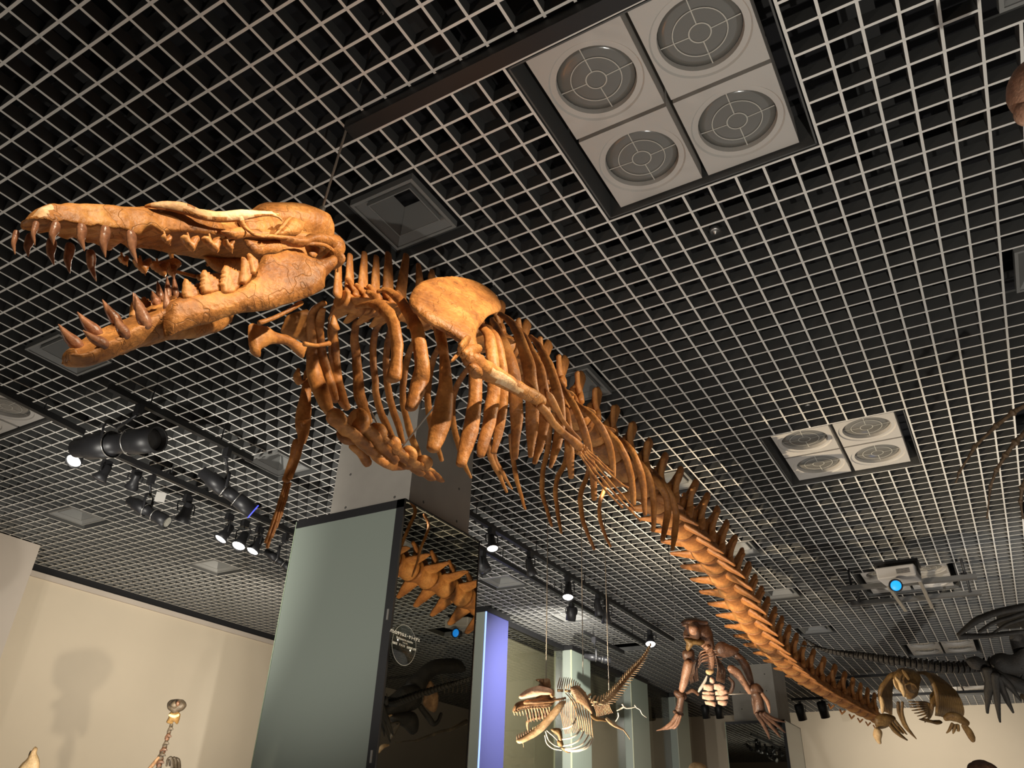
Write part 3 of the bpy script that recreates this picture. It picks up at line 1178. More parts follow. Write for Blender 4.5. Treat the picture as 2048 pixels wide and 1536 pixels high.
def section(s, n=None, tip=1.0, core=1.0):
    tt = np.interp(s, topP[:, 0], topP[:, 1])
    tb = np.interp(s, botP[:, 0], botP[:, 1])
    w = hw_at(s)
    pit = sum(math.exp(-((s - p) / 0.022) ** 2) for p in pits)
    h = max(tt - tb, 0.02)
    prof = [(1.0, 0.0), (1.06, 0.10), (1.04 - 0.10 * pit, 0.28), (0.95 - 0.20 * pit, 0.48), (0.86 - 0.14 * pit, 0.66), (0.74, 0.82), (0.56, 0.94), (0.34, 1.0), (0.0, 1.0)]
    if s < 0.72:       # behind the nose the wall sinks in between tooth bar and brow ridge
        k = min(1, (0.72 - s) / 0.12)
        prof = [(1.0, 0.0), (1.06, 0.12), (1.0, 0.24), (0.95 - 0.30 * k, 0.36), (0.86 - 0.30 * k, 0.55), (0.80 - 0.14 * k, 0.70), (0.72, 0.86), (0.55, 0.96), (0.0, 1.0 - 0.06 * k)]
    pts = [(w * a, tb + h * b) for a, b in prof]
    under = [(w * 0.84, tb + 0.006), (w * 0.70, tb + 0.05 * h), (w * 0.36, tb + 0.07 * h), (0, tb + 0.07 * h)]
    right = under[::-1][:-0 or None][0:0]
    loop = [(x, t) for x, t in under[::-1]] + pts            # centre bottom -> near side -> top centre
    full = loop + [(-x, t) for x, t in loop[-2:0:-1]]
    return [sk(s, tt * 0 + t, x) for x, t in full]


mbk = MB()
ss = np.concatenate([np.linspace(0.28, s_max - 0.03, 84), [s_max - 0.018, s_max - 0.008, s_max]])
rings = []
for i, s in enumerate(ss):
    r = section(s)
    if s > s_max - 0.035:
        k = math.sqrt(max(0.04, 1 - ((s - (s_max - 0.035)) / 0.036) ** 2))
        c = np.mean(r, 0)
        r = [c + (p - c) * k for p in r]
    rings.append(r)
mbk.rings(rings, 0, True)
# brow ridge and its long backward point, both sides
for sg in (1, -1):
    def mir(P):
        Q = np.array(P)
        if sg < 0:
            Q[0] = 2 * XM - Q[0]
        return Q
    pts = [((292, 413), .06, 2.5), ((308, 411), .085, 6), ((335, 411), .105, 10), ((372, 418), .125, 12), ((402, 430), .15, 11), ((440, 434), .17, 11), ((478, 431), .20, 13), ((505, 428), .22, 9), ((530, 427), .235, 6), ((548, 429), .24, 5), ((558, 434), .24, 3.5), ((564, 441), .24, 2)]
    tube(mbk, [mir(onX(*p, XM + w)) for p, w, r in pts], [r * 0.0019 for p, w, r in pts], flat=0.7, wide=Uv, seg=10, n=4, mat=0)
    # skull roof under the brow
    # front rim of the orbit
    pts = [((478, 436), .20, 9), ((484, 446), .205, 6), ((492, 456), .215, 4), ((502, 465), .225, 3.2), ((512, 470), .235, 4), ((540, 472), .25, 4), ((575, 475), .265, 4.5), ((609, 476), .275, 4)]
    tube(mbk, [mir(onX(*p, XM + w)) for p, w, r in pts], [r * 0.0020 for p, w, r in pts], flat=0.8, wide=Uv, seg=8, n=4)
    # maxilla foot in front of the orbit
    P = [mir(p) for p in outX([(440, 462), (462, 459), (480, 456), (492, 468), (488, 476), (470, 479), (455, 472)], XM + .19)]
    inflate(mbk, P, 0.06)
    # squamosal block
    P = [mir(p) for p in outX([(564, 475), (590, 474), (610, 474), (617, 468), (636, 467), (652, 470), (663, 481), (669, 494), (660, 496), (648, 491), (622, 488), (610, 494), (590, 494), (566, 483)], XM + .25)]
    inflate(mbk, P, 0.08, bevel=0.035)
    pts = [((612, 490), .265, 3), ((625, 487), .28, 4), ((648, 491), .28, 4), ((664, 499), .27, 4), ((673, 512), .25, 3.5), ((677, 530), .22, 3.5), ((676, 543), .2, 3)]
    tube(mbk, [mir(onX(*p, XM + w)) for p, w, r in pts], [r * 0.0021 for p, w, r in pts], flat=0.7, seg=8, n=4)
    # post-orbital plate
    P = [mir(p) for p in outX([(551, 470), (562, 454), (572, 442), (581, 435), (590, 436), (602, 442), (609, 447), (606, 457), (597, 468), (584, 472), (566, 472)], XM + .185)]
    inflate(mbk, P, 0.045, bevel=0.03)
    pts = [((550, 470), .2, 3.5), ((562, 455), .205, 4), ((572, 442), .21, 4), ((581, 435), .21, 3)]
    tube(mbk, [mir(onX(*p, XM + w)) for p, w, r in pts], [r * 0.002 for p, w, r in pts], seg=8, n=3)
    # paddle behind the joint
    P = [mir(p) for p in outX([(611, 491), (622, 490), (633, 492), (639, 498), (636, 509), (628, 517), (620, 512), (614, 502)], XM + .19)]
    inflate(mbk, P, 0.03)
    # pterygoid wings inside the jaw hinge
    P = [mir(p) for p in outX([(487, 478), (515, 480), (542, 482), (560, 480), (590, 490), (612, 494), (614, 512), (590, 514), (560, 508), (534, 506), (520, 512), (506, 506), (498, 498)], XM + .115)]
    inflate(mbk, P, 0.035)
    # inner wall of the temporal opening
    P = [mir(p) for p in outX([(480, 430), (520, 428), (560, 432), (600, 440), (616, 460), (612, 482), (560, 486), (500, 480), (482, 455)], XM + .10)]
    inflate(mbk, P, 0.06)
# braincase dome with crest
cx = [((506, 419), (500, 470), .10), ((520, 409), (520, 480), .13), ((545, 407), (545, 492), .15), ((572, 408), (575, 500), .165), ((595, 415), (600, 506), .17), ((612, 428), (618, 510), .16), ((621, 445), (632, 510), .13), ((626, 462), (640, 505), .09)]
rings = []
rows = []
for tp, bt, w in cx:
    a, b_ = onX(*tp, XM), onX(*bt, XM)
    rows.append(np.r_[a, b_, w])
for row in spline(rows, 4):
    a, b_, w = row[:3], row[3:6], row[6]
    c, hv = (a + b_) / 2, (a - b_) / 2
    ring = []
    for ang in np.linspace(0, 2 * math.pi, 20, endpoint=False):
        sx = math.cos(ang)
        sy = math.sin(ang)
        ww = w * (1.0 if sy < 0.3 else 1 - 0.45 * (sy - 0.3))
        ring.append(c + hv * sy + np.array([ww * sx, 0, 0]))
    rings.append(ring)
mbk.rings(rings, 0, True)
# occipital condyles
for sg in (1, -1):
    c = onX(650, 500, XM) + np.array([sg * 0.06, 0, 0])
    blob(mbk, c, np.array([.05, 0, 0]), Fv * .06, Uv * .055)
def paint_px(o, poly, mat):
    """a paler patch on a bone, for wear and for light painted on the brow: faces inside a pixel outline"""
    me = o.data
    k = len(me.materials)
    me.materials.append(mat)
    w = np.array(wloc(o))
    for f in me.polygons:
        q = CAM_R @ (np.array(f.center) + w - CAM_C)
        if inside((1024 + CAM_F * q[0] / q[2], 768 + CAM_F * q[1] / q[2]), poly) and np.dot(CAM_R.T @ q, np.array(f.normal)) < 0:
            f.material_index = k


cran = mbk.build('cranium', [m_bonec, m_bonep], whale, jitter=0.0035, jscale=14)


paint_px(cran, [(300, 412), (306, 403), (338, 402), (372, 407), (386, 416), (410, 420), (432, 424), (455, 420), (478, 416), (505, 419), (545, 423), (566, 440), (558, 436), (540, 427), (515, 428), (490, 440), (470, 441), (440, 436), (415, 436), (395, 426), (372, 420), (345, 418), (325, 420)], m_bonep)  # light caught by the brow ridge, painted as paler bone
paint_px(cran, [(66, 432), (80, 416), (100, 408), (112, 412), (98, 425), (88, 436)], m_bonep)
# ---------------- teeth
def cone_tooth(parent, base, tip, w, curve=(0, 0, 0), mat=None):
    base, tip = np.array(base), np.array(tip)
    mid = (base + tip) / 2 + np.array(curve)
    b = MB()
    ax = unit(tip - base)
    tube(b, [base - ax * w * 0.6, base, base * .5 + mid * .5, mid, tip * .5 + mid * .5, tip], [w * .85, w, w * .93, w * .74, w * .45, w * .10], flat=0.72, wide=Fv, seg=10, n=3)
    return b.build('tooth', mat or m_tooth, parent, jitter=0.001, jscale=30)


def cheek_tooth(parent, outline, X, mat=None, thick=0.028):
    """serrated double-rooted blade tooth from its outline"""
    b = MB()
    inflate(b, outX(outline, X), thick, step=0.006, smooth=False)
    return b.build('tooth', mat or m_toothp, parent, jitter=0.001, jscale=30)


def mirX(o_pts):
    return [np.array([2 * XM - p[0], p[1], p[2]]) for p in o_pts]


up_t = [((72, 449), (70, 491), 6, .045), ((111.5, 453), (107, 490), 9, .06), ((164, 458), (169, 502), 10, .075), ((211, 463), (211, 514), 10.5, .09), ((263, 472), (274, 526), 10.5, .105)]
for (b0, t0, w, xo) in up_t:
    B, T = onX(*b0, XM + xo), onX(*t0, XM + xo)
    ww = w * 0.0017
    cone_tooth(cran, B, T, ww, curve=Fv * 0.008)
    Bm, Tm = mirX([B, T])
    cone_tooth(cran, Bm + Fv * 0.01, Tm + Fv * 0.01, ww, curve=Fv * 0.008)


def serr(a, b_, n, amp):
    """serrated edge from a to b"""
    a, b_ = np.array(a, float), np.array(b_, float)
    d = b_ - a
    nrm = np.array([d[1], -d[0]])
    nrm /= max(1e-6, np.linalg.norm(nrm))
    out = []
    for i in range(n):
        out.append(tuple(a + d * (i / n)))
        out.append(tuple(a + d * ((i + 0.55) / n) + nrm * amp))
    return out


def upper_cheek(x0, x1, yb, tip):
    m = (x0 + x1) / 2
    return [(x0, yb), (x0 + 5, yb - 4), (x0 + (m - x0) * .75, yb - 2), (m, yb + 8), (x1 - (x1 - m) * .7, yb), (x1 - 3, yb - 3), (x1, yb + 4)] + serr((x1, yb + 10), tip, 4, -2.0) + [tip] + serr(tip, (x0 + 3, yb + 9), 4, -1.6)


ux = 0.135
for (x0, x1, yb, tip, xo) in ((322, 342, 472, (341, 492), .12), (361, 397, 474, (387, 507), .135), (403, 441, 476, (436, 509), .15), (443, 467, 479, (465, 508), .165)):
    P = upper_cheek(x0, x1, yb, tip)
    pts = outX(P, XM + xo)
    for q in (pts, mirX(pts)):
        b = MB()
        inflate(b, q, 0.034, step=0.006, smooth=False, bevel=.014)
        # thin pin fixing the tooth to the jaw
        r0 = np.array(q[3])
        tube(b, [r0 - Uv * 0.006, r0 + Uv * 0.03], [0.005, 0.004], seg=6, n=2)
        b.build('tooth', m_toothp, cran, jitter=0.001, jscale=30)

# ---------------- lower jaw
b = MB()
XN = lambda px: XM + float(np.interp(px, [130, 300, 420, 520, 600, 680], [0.05, 0.10, 0.15, 0.21, 0.25, 0.25]))
near = [(330, 617), (351, 601), (365, 597), (384, 594), (399, 588), (407, 587), (421, 582), (437, 581), (452, 586), (463, 583), (476, 572), (489, 564), (500, 553), (512, 540), (520, 522), (524, 512), (535, 510), (546, 510), (558, 505), (570, 503), (585, 505), (600, 507), (616, 515), (634, 520), (653, 517), (664, 512), (672, 517), (673, 529), (662, 541), (652, 555), (648, 568), (646, 576), (632, 586), (616, 594), (593, 601), (572, 608), (554, 614), (530, 619), (507, 622), (482, 625), (447, 635), (414, 646), (384, 654), (354, 664), (330, 672)]
pl = plane3(onX(330, 640, XN(330)), onX(600, 560, XN(600)), onX(600, 520, XN(600) - 0.01))
nearP = outP(near, pl)
inflate(b, nearP, 0.085, bevel=0.06, step=0.02, bend=None)
far = [np.array([2 * XM - p[0], p[1], p[2]]) for p in nearP]
inflate(b, far, 0.085, bevel=0.06, step=0.02)
# condyle
for sg in (1, -1):
    c = onX(664, 522, XN(664))
    c[0] = XM + sg * (c[0] - XM)
    blob(b, c, np.array([.07, 0, 0]), Fv * .028, Uv * .04)
# front bar: near edge, far edge and underside
rowsj = [((362, 600), (352, 590), (372, 658)), ((342, 612), (330, 596), (348, 667)), ((324, 619), (314, 605), (330, 675)), ((300, 631), (292, 618), (305, 684)), ((287, 645), (272, 629), (290, 690)), ((266, 656), (252, 637), (266, 699)), ((246, 668), (231, 645), (246, 706)), ((226, 676), (212, 652), (226, 716)), ((205, 685), (193, 660), (207, 723)), ((188, 699), (180, 668), (192, 729)), ((172, 705), (166, 678), (176, 731)), ((158, 708), (153, 685), (162, 732)), ((146, 706), (143, 692), (148, 729)), ((137, 708), (135, 700), (139, 722))]
rings = []
for (na, fa, bt) in rowsj:
    w = XN(na[0]) - XM
    N = onX(*na, XM + w)
    Fp = onX(*fa, XM - w * 0.95)
    Bt = onX(*bt, XM + w * 0.35)
    mid = (N + Fp) / 2
    outn = np.array([1.0, 0, 0])
    side = (N + Bt) / 2 + outn * w * 0.28
    sidef = Fp + (Bt - N) * 0.55 - outn * w * 0.25
    botf = Bt - outn * w * 0.8 + (Fp - N) * 0.25
    ring = spline([N, N * .6 + side * .4 + outn * w * .12, side, Bt + outn * w * 0.22 + (N - Bt) * .12, Bt, (Bt + botf) / 2 - Uv * .004, botf, sidef, Fp * .6 + sidef * .4 - outn * .01, Fp, Fp * .7 + mid * .3 - Uv * .012, mid - Uv * 0.022, N * .7 + mid * .3 - Uv * .012], 1)
    rings.append(list(ring))
rr = []
for k in range(len(rings) - 1):
    A_, B_ = np.array(rings[k]), np.array(rings[k + 1])
    for q in np.linspace(0, 1, 3, endpoint=False):
        rr.append(list(A_ * (1 - q) + B_ * q))
rr.append(rings[-1])
b.rings(rr, 0, True)
blob(b, onX(141, 714, XM + 0.0), np.array([.04, 0, 0]), Fv * .012, Uv * .026)
MANDB = b
mand = b.build('mandible', [m_bonec, m_bonep], whale, jitter=0.004, jscale=13, seed=3)

low_t = [((204, 686), (166, 661), 12, .07), ((248, 664), (229, 632), 12.5, .085), ((289, 642), (270, 588), 15, .095), ((334, 614), (331, 577), 9, .105)]
for (b0, t0, w, xo) in low_t:
    cone_tooth(mand, onX(*b0, XM + xo), onX(*t0, XM + xo), w * 0.0017, curve=-Uv * 0.006)
far_t = [((152, 688), (117, 649), 13, -.05), ((190, 662), (155, 625), 13, -.06), ((232, 640), (205, 600), 12, -.075), ((279, 616), (266, 586), 12, -.085), ((312, 602), (304, 582), 11, -.095), ((320, 592), (315, 562), 9, -.11), ((335, 590), (334, 553), 9, -.12), ((350, 586), (347, 550), 9, -.13)]
for (b0, t0, w, xo) in far_t:
    cone_tooth(mand, onX(*b0, XM + xo), onX(*t0, XM + xo), w * 0.0018, curve=-Uv * 0.006)
lows = [([(367, 600), (364, 585), (366, 566), (369, 557), (373, 558)] + serr((376, 563), (397, 585), 4, 3.2) + [(399, 594), (384, 600)], .13),
        ([(404, 588)] + serr((402, 577), (404, 548), 4, 3.0) + [(406, 540), (410, 540)] + serr((412, 545), (436, 562), 4, 3.4) + [(440, 575), (437, 586), (420, 588)], .155),
        ([(444, 590)] + serr((441, 572), (446, 540), 4, 3.2) + [(449, 531), (455, 532)] + serr((458, 536), (478, 545), 4, 3.2) + [(486, 560), (482, 572), (465, 588)], .175),
        ([(479, 566), (482, 540), (483, 522), (484, 514), (488, 515)] + serr((491, 520), (504, 545), 3, 3.0) + [(500, 560), (489, 570)], .195),
        ([(500, 548), (496, 520), (494, 509), (497, 506)] + serr((500, 509), (513, 522), 3, 2.6) + [(516, 535), (509, 550)], .205)]
for P, xo in lows:
    pts = outX(P, XM + xo + 0.015)
    for q in (pts, mirX(pts)):
        bb = MB()
        inflate(bb, q, 0.026, step=0.006, smooth=False, bevel=0.010)
        bb.build('tooth', m_bone, mand, jitter=0.0012, jscale=30)

# ---------------- tongue bones under the throat
b = MB()
inflate(b, outX([(497, 655), (502, 647), (515, 650), (533, 653), (547, 663), (560, 668), (576, 672), (598, 684), (612, 691), (610, 705), (606, 716), (595, 709), (577, 692), (560, 688), (542, 689), (528, 696), (521, 700), (520, 713), (513, 713), (503, 704), (498, 680)], XM + .02), 0.05)
b.build('hyoid', m_bone, whale, jitter=.002)
for pts in ([((519, 646), .16), ((535, 641), .17), ((552, 634), .18), ((581, 619), .2), ((602, 606), .2)], [((609, 688), .12), ((622, 690), .12), ((636, 691), .12), ((658, 687), .12)]):
    b = MB()
    tube(b, [onX(*p, XM + w) for p, w in pts], [.011] + [.009] * (len(pts) - 2) + [.012], seg=8)
    b.build('hyoid_rod', m_bone, whale, jitter=.001)
b = MB()
inflate(b, outX([(661, 648), (665, 630), (671, 640), (677, 655), (677, 661), (668, 660)], XM + .12), 0.04)
b.build('neck_rib', m_bone, whale, jitter=.002)

# ---------------- backbone
sp_px = [((668, 545), -.5), ((690, 600), -.5), ((760, 618), -.47), ((850, 640), -.42), ((1000, 690), -.33), ((1110, 790), -.27), ((1200, 880), -.25), ((1290, 980), -.25), ((1400, 1090), -.27), ((1450, 1160), -.32), ((1520, 1270), -.42), ((1600, 1347), -.37), ((1690, 1402), -.10), ((1755, 1436), .10)]
spn = [onX(*p, X) for p, X in sp_px]
spn[0] = onX(656, 512, -.5)
SPL = spline(spn, 40)
cum = np.r_[0, np.cumsum(np.linalg.norm(np.diff(SPL, axis=0), axis=1))]


def at_len(l):
    return np.array([np.interp(l, cum, SPL[:, i]) for i in range(3)])


def vertebra(l, ln, r, hs, sw, tp, lean, chev=False, meta=0.0, roll=0.0):
    """one backbone piece: spool body, arch, upright spine, side processes"""
    c = at_len(l)
    t = unit(at_len(l + .05) - at_len(l - .05))       # towards the tail
    lat = unit(np.cross(t, [0, 0, 1]))
    if lat[0] < 0:
        lat = -lat
    up = unit(np.cross(lat, t))
    if up[2] < 0:
        up = -up
    if roll:
        lat, up = lat * math.cos(roll) + up * math.sin(roll), up * math.cos(roll) - lat * math.sin(roll)
    b = MB()
    h = ln / 2
    rings = []
    for k, q in ((-h, .80), (-h, .97), (-h * .86, 1.0), (-h * .45, .86), (0, .80), (h * .45, .86), (h * .86, 1.0), (h, .97), (h, .80)):
        rings.append([c + t * k + r * q * (math.cos(a) * lat * 1.05 + math.sin(a) * up * .95) for a in np.linspace(0, 2 * math.pi, 18, endpoint=False)])
    b.rings(rings, 0, True)
    # neural arch: two pillars and a roof
    for s in (-1, 1):
        tube(b, [c + lat * s * r * .62 + up * r * .7, c + lat * s * r * .55 + up * r * 1.25, c + up * r * 1.65 + lat * s * r * .1], [r * .30, r * .22, r * .24], flat=1.5, wide=lat, seg=8, n=3)
        if meta > 0:
            tube(b, [c + lat * s * r * .5 + up * r * 1.2, c + lat * s * r * .62 + up * r * 1.7 - t * h * .5, c + lat * s * r * .85 + up * r * (1.75 + meta) - t * h * 1.0], [r * .34, r * .26, r * .24], flat=.55, wide=t, seg=8, n=3)
    if hs > 0:
        b0 = c + up * r * 1.35 + t * h * .1
        tipp = b0 + up * hs + t * hs * lean
        tube(b, [b0, b0 * .6 + tipp * .4 + t * sw * .1, tipp], [sw * 1.15, sw * .85, sw * .75], flat=.42, wide=t, seg=10, n=4)
    if tp > 0:
        for s in (-1, 1):
            p0 = c + lat * s * r * .8 - up * r * .1
            p1 = p0 + lat * s * tp - up * tp * .25 + t * h * .05
            tube(b, [p0, p0 * .5 + p1 * .5, p1], [h * .80, h * .55, h * .30], flat=.30, wide=t, seg=9, n=3)
    vo = b.build('vertebra', m_bone, whale, jitter=.006 if r > .09 else .004, jscale=11, seed=l)
    if chev:
        b = MB()
        p = c + t * h - up * r * 1.28
        q = p - up * r * .42
        for s in (-1, 1):
            tube(b, [p + lat * s * r * .30, q], [r * .17, r * .14], flat=.6, wide=t, seg=6, n=2)
        b.build('chevron', m_bone, whale)
    return vo


# neck and chest follow the traced spines
l = 0.13
L_end = cum[-1]
i = 0
verts = []
neck_px = [(676, 566, 678, 515, 6.5), (699, 571, 700, 511, 7), (725, 571, 729, 507, 7.5), (750, 574, 753, 514, 7), (776, 571, 777, 508, 8), (803, 576, 813, 512, 8), (839, 562, 837, 530, 6), (864, 556, 864, 542, 6)]
# lengths along the curve of the traced spine bases
for k, (bx, by, tx, ty, w) in enumerate(neck_px):
    j = min(range(len(SPL)), key=lambda q: abs((lambda P: 1024 + CAM_F * P[0] / P[2])(CAM_R @ (SPL[q] - CAM_C)) - (bx + 2)) if q < 260 else 1e9)
    verts.append(cum[j])
    c = SPL[j]
    X = c[0]
    ln = 0.13
    B0, T0 = onX(bx, by, X), onX(tx, ty, X)
    r = .062
    if k > 0:
        vertebra(cum[j], ln, r * .82, 0, .02, .10 if k < 5 else .05, 0, meta=.1)
    bb = MB()
    D_ = depth(B0) / CAM_F
    wv = unit(SPL[j + 3] - SPL[j - 3])
    low = B0 - unit(T0 - B0) * 0.06
    tube(bb, [low, B0, B0 * .5 + T0 * .5, T0], [w * D_ * 2.0, w * D_ * 1.75, w * D_ * 1.45, w * D_ * 1.05], flat=.45, wide=wv, seg=10, n=4)
    bb.build('neural_spine', m_bone, whale, jitter=.002)
l = verts[-1] + 0.17
n = 0
while l < L_end - 0.02:
    f = (l - verts[-1]) / (L_end - verts[-1])
    ln = float(np.interp(f, [0, .1, .25, .7, 1], [.17, .23, .31, .33, .33]))
    r = float(np.interp(f, [0, .08, .2, .35, .6, .8, 1], [.075, .085, .108, .128, .122, .112, .092]))
    hs = float(np.interp(f, [0, .1, .3, .6, .85, 1], [.17, .2, .22, .22, .19, .16]))
    tp = float(np.interp(f, [0, .1, .2, .4, .62, .8, 1], [.05, .05, .15, .25, .21, .12, .05]))
    vertebra(l, ln * .93, r, hs, ln * .24, tp, .35, chev=f > .8, meta=.5, roll=float(np.interp(f, [0, .15, .32, .7, 1], [0, -.1, -.45, -.38, -.2])))
    l += ln
    n += 1


# ---------------- ribs: traced centre lines (pixel x, y, plane X, width in pixels)
def rib(rows, flat=.62, mat=None, extra=None, name='rib'):
    b = MB()
    P, rad = [], []
    for x, y, X, w in rows:
        p = onX(x, y, X)
        P.append(p)
        rad.append(w * .56 * depth(p) / CAM_F)
    v = unit(P[len(P) // 2] - CAM_C)
    t = unit(P[-1] - P[0])
    tube(b, P, rad, flat=flat, wide=np.cross(t, v), seg=12, n=6)
    if extra:
        P2 = [onX(x, y, X) for x, y, X, w in extra]
        tube(b, P2, [w / 2 * depth(p) / CAM_F for p, (x, y, X, w) in zip(P2, extra)], flat=.7, seg=8, n=4)
    return b.build(name, mat or m_bone, whale, jitter=.004, jscale=10, seed=rows[0][0] * .1)


Lr = [
    ([(716, 612, -.40, 13), (730, 609, -.34, 17), (748, 607, -.28, 22), (768, 618, -.18, 25), (784, 640, -.10, 25), (791, 668, -.06, 23), (794, 700, -.05, 22), (791, 728, -.05, 25), (787, 755, -.05, 31)], [(736, 584, -.36, 12), (744, 590, -.34, 15), (757, 606, -.26, 16)]),
    ([(757, 583, -.34, 12), (772, 580, -.30, 13), (790, 590, -.24, 17), (808, 612, -.14, 19), (822, 634, -.08, 22), (832, 655, -.02, 24), (839, 685, .0, 24), (843, 714, .02, 26), (843, 742, .02, 29), (838, 768, .0, 32), (830, 795, .0, 30), (822, 814, .0, 25)], None),
    ([(862, 610, -.28, 14), (872, 640, -.12, 18), (880, 668, -.02, 20), (884, 692, .03, 20), (888, 714, .04, 19), (890, 740, .05, 22), (891, 772, .05, 25), (889, 800, .04, 31), (883, 835, .03, 36), (874, 872, .02, 33), (867, 897, .02, 26)], None),
    ([(905, 610, -.24, 14), (932, 650, -.06, 18), (945, 690, .03, 20), (950, 730, .06, 24), (950, 782, .06, 25), (948, 812, .06, 25), (943, 850, .05, 30), (933, 890, .04, 27), (922, 928, .03, 20)], None),
    ([(940, 640, -.18, 12), (965, 655, .0, 16), (978, 672, .07, 20), (983, 697, .09, 22), (986, 730, .10, 24), (988, 772, .10, 25), (984, 810, .09, 26), (977, 850, .08, 25), (966, 890, .07, 22), (961, 910, .06, 15)], None),
    ([(965, 650, -.12, 10), (985, 664, .05, 14), (993, 680, .09, 16), (1001, 706, .11, 17), (1006, 735, .12, 17), (1007.5, 772, .12, 17), (1006, 808, .11, 18), (1000, 846, .10, 18), (995, 874, .09, 16), (988, 905, .08, 12)], None),
    ([(984, 638, -.2, 10), (993, 655, -.05, 13), (1004, 679, .05, 17), (1015, 706, .10, 22), (1024, 738, .13, 25), (1030, 775, .14, 25), (1032, 810, .13, 24), (1033, 840, .12, 23), (1031, 874, .11, 18), (1030, 916, .10, 11)], None),
    ([(1000, 628, -.22, 11), (1014, 638, -.12, 13), (1028, 653, -.02, 16), (1038, 672, .06, 18), (1047, 697, .11, 21), (1055, 725, .14, 24), (1060, 753, .16, 25), (1064, 785, .16, 25), (1065, 818, .15, 25), (1064, 856, .13, 23), (1062, 890, .12, 15), (1061, 912, .12, 9)], None),
    ([(1028, 650, -.2, 10), (1042, 664, -.06, 12), (1052, 680, .02, 13), (1062, 700, .08, 14), (1073, 724, .13, 17), (1082, 750, .16, 19), (1087, 775, .17, 20), (1090, 815, .16, 20), (1087, 852, .14, 19), (1079, 893, .12, 16), (1070, 926, .11, 9)], None),
    ([(1060, 672, -.2, 10), (1072, 684, -.06, 12), (1084, 703, .03, 14), (1096, 727, .09, 17), (1107, 755, .13, 18), (1115, 785, .15, 19), (1120, 815, .15, 19), (1121, 850, .14, 19), (1116, 880, .13, 19), (1109, 908, .12, 15), (1100, 934, .11, 8)], None),
    ([(1118, 760, -.12, 10), (1128, 779, .0, 11), (1138, 795, .06, 12), (1150, 815, .10, 13), (1160, 838, .12, 14), (1168, 862, .13, 14), (1176, 890, .12, 14), (1183, 925, .10, 13), (1187, 965, .08, 12), (1188, 998, .07, 10)], None),
    ([(1120, 760, -.18, 9), (1128, 800, .0, 12), (1134, 840, .09, 15), (1138, 880, .1, 17), (1140, 915, .09, 16), (1142, 955, .08, 10)], None),
    ([(1150, 805, -.15, 9), (1166, 817, -.02, 11), (1180, 829, .05, 12), (1195, 846, .09, 12), (1209, 868, .11, 13), (1219, 895, .11, 13), (1225, 925, .09, 12), (1227, 953, .08, 8)], None),
    ([(1200, 850, -.12, 10), (1215, 864, .0, 12), (1230, 880, .05, 13), (1244, 900, .09, 13), (1256, 928, .10, 13), (1264, 966, .08, 13), (1267, 1008, .06, 9)], None),
    ([(1240, 878, -.12, 9), (1254, 890, .0, 11), (1268, 910, .06, 12), (1279, 938, .08, 13), (1286, 970, .07, 12), (1290, 1028, .05, 8)], None),
    ([(1262, 905, -.12, 9), (1280, 926, .01, 11), (1293, 945, .06, 11), (1302, 970, .07, 12), (1308, 1005, .06, 11), (1306, 1062, .04, 8)], None),
    ([(1286, 935, -.12, 9), (1302, 951, .0, 12), (1320, 970, .06, 13), (1333, 995, .08, 13), (1336, 1020, .07, 12), (1332, 1045, .05, 12), (1325, 1080, .04, 9)], None),
    ([(1304, 940, -.12, 9), (1322, 962, .02, 11), (1338, 985, .07, 12), (1349, 1012, .08, 12), (1352, 1035, .07, 12), (1349, 1070, .05, 11), (1345, 1100, .04, 7)], None),
]
for rows, ex in Lr:
    rib(rows, extra=ex)
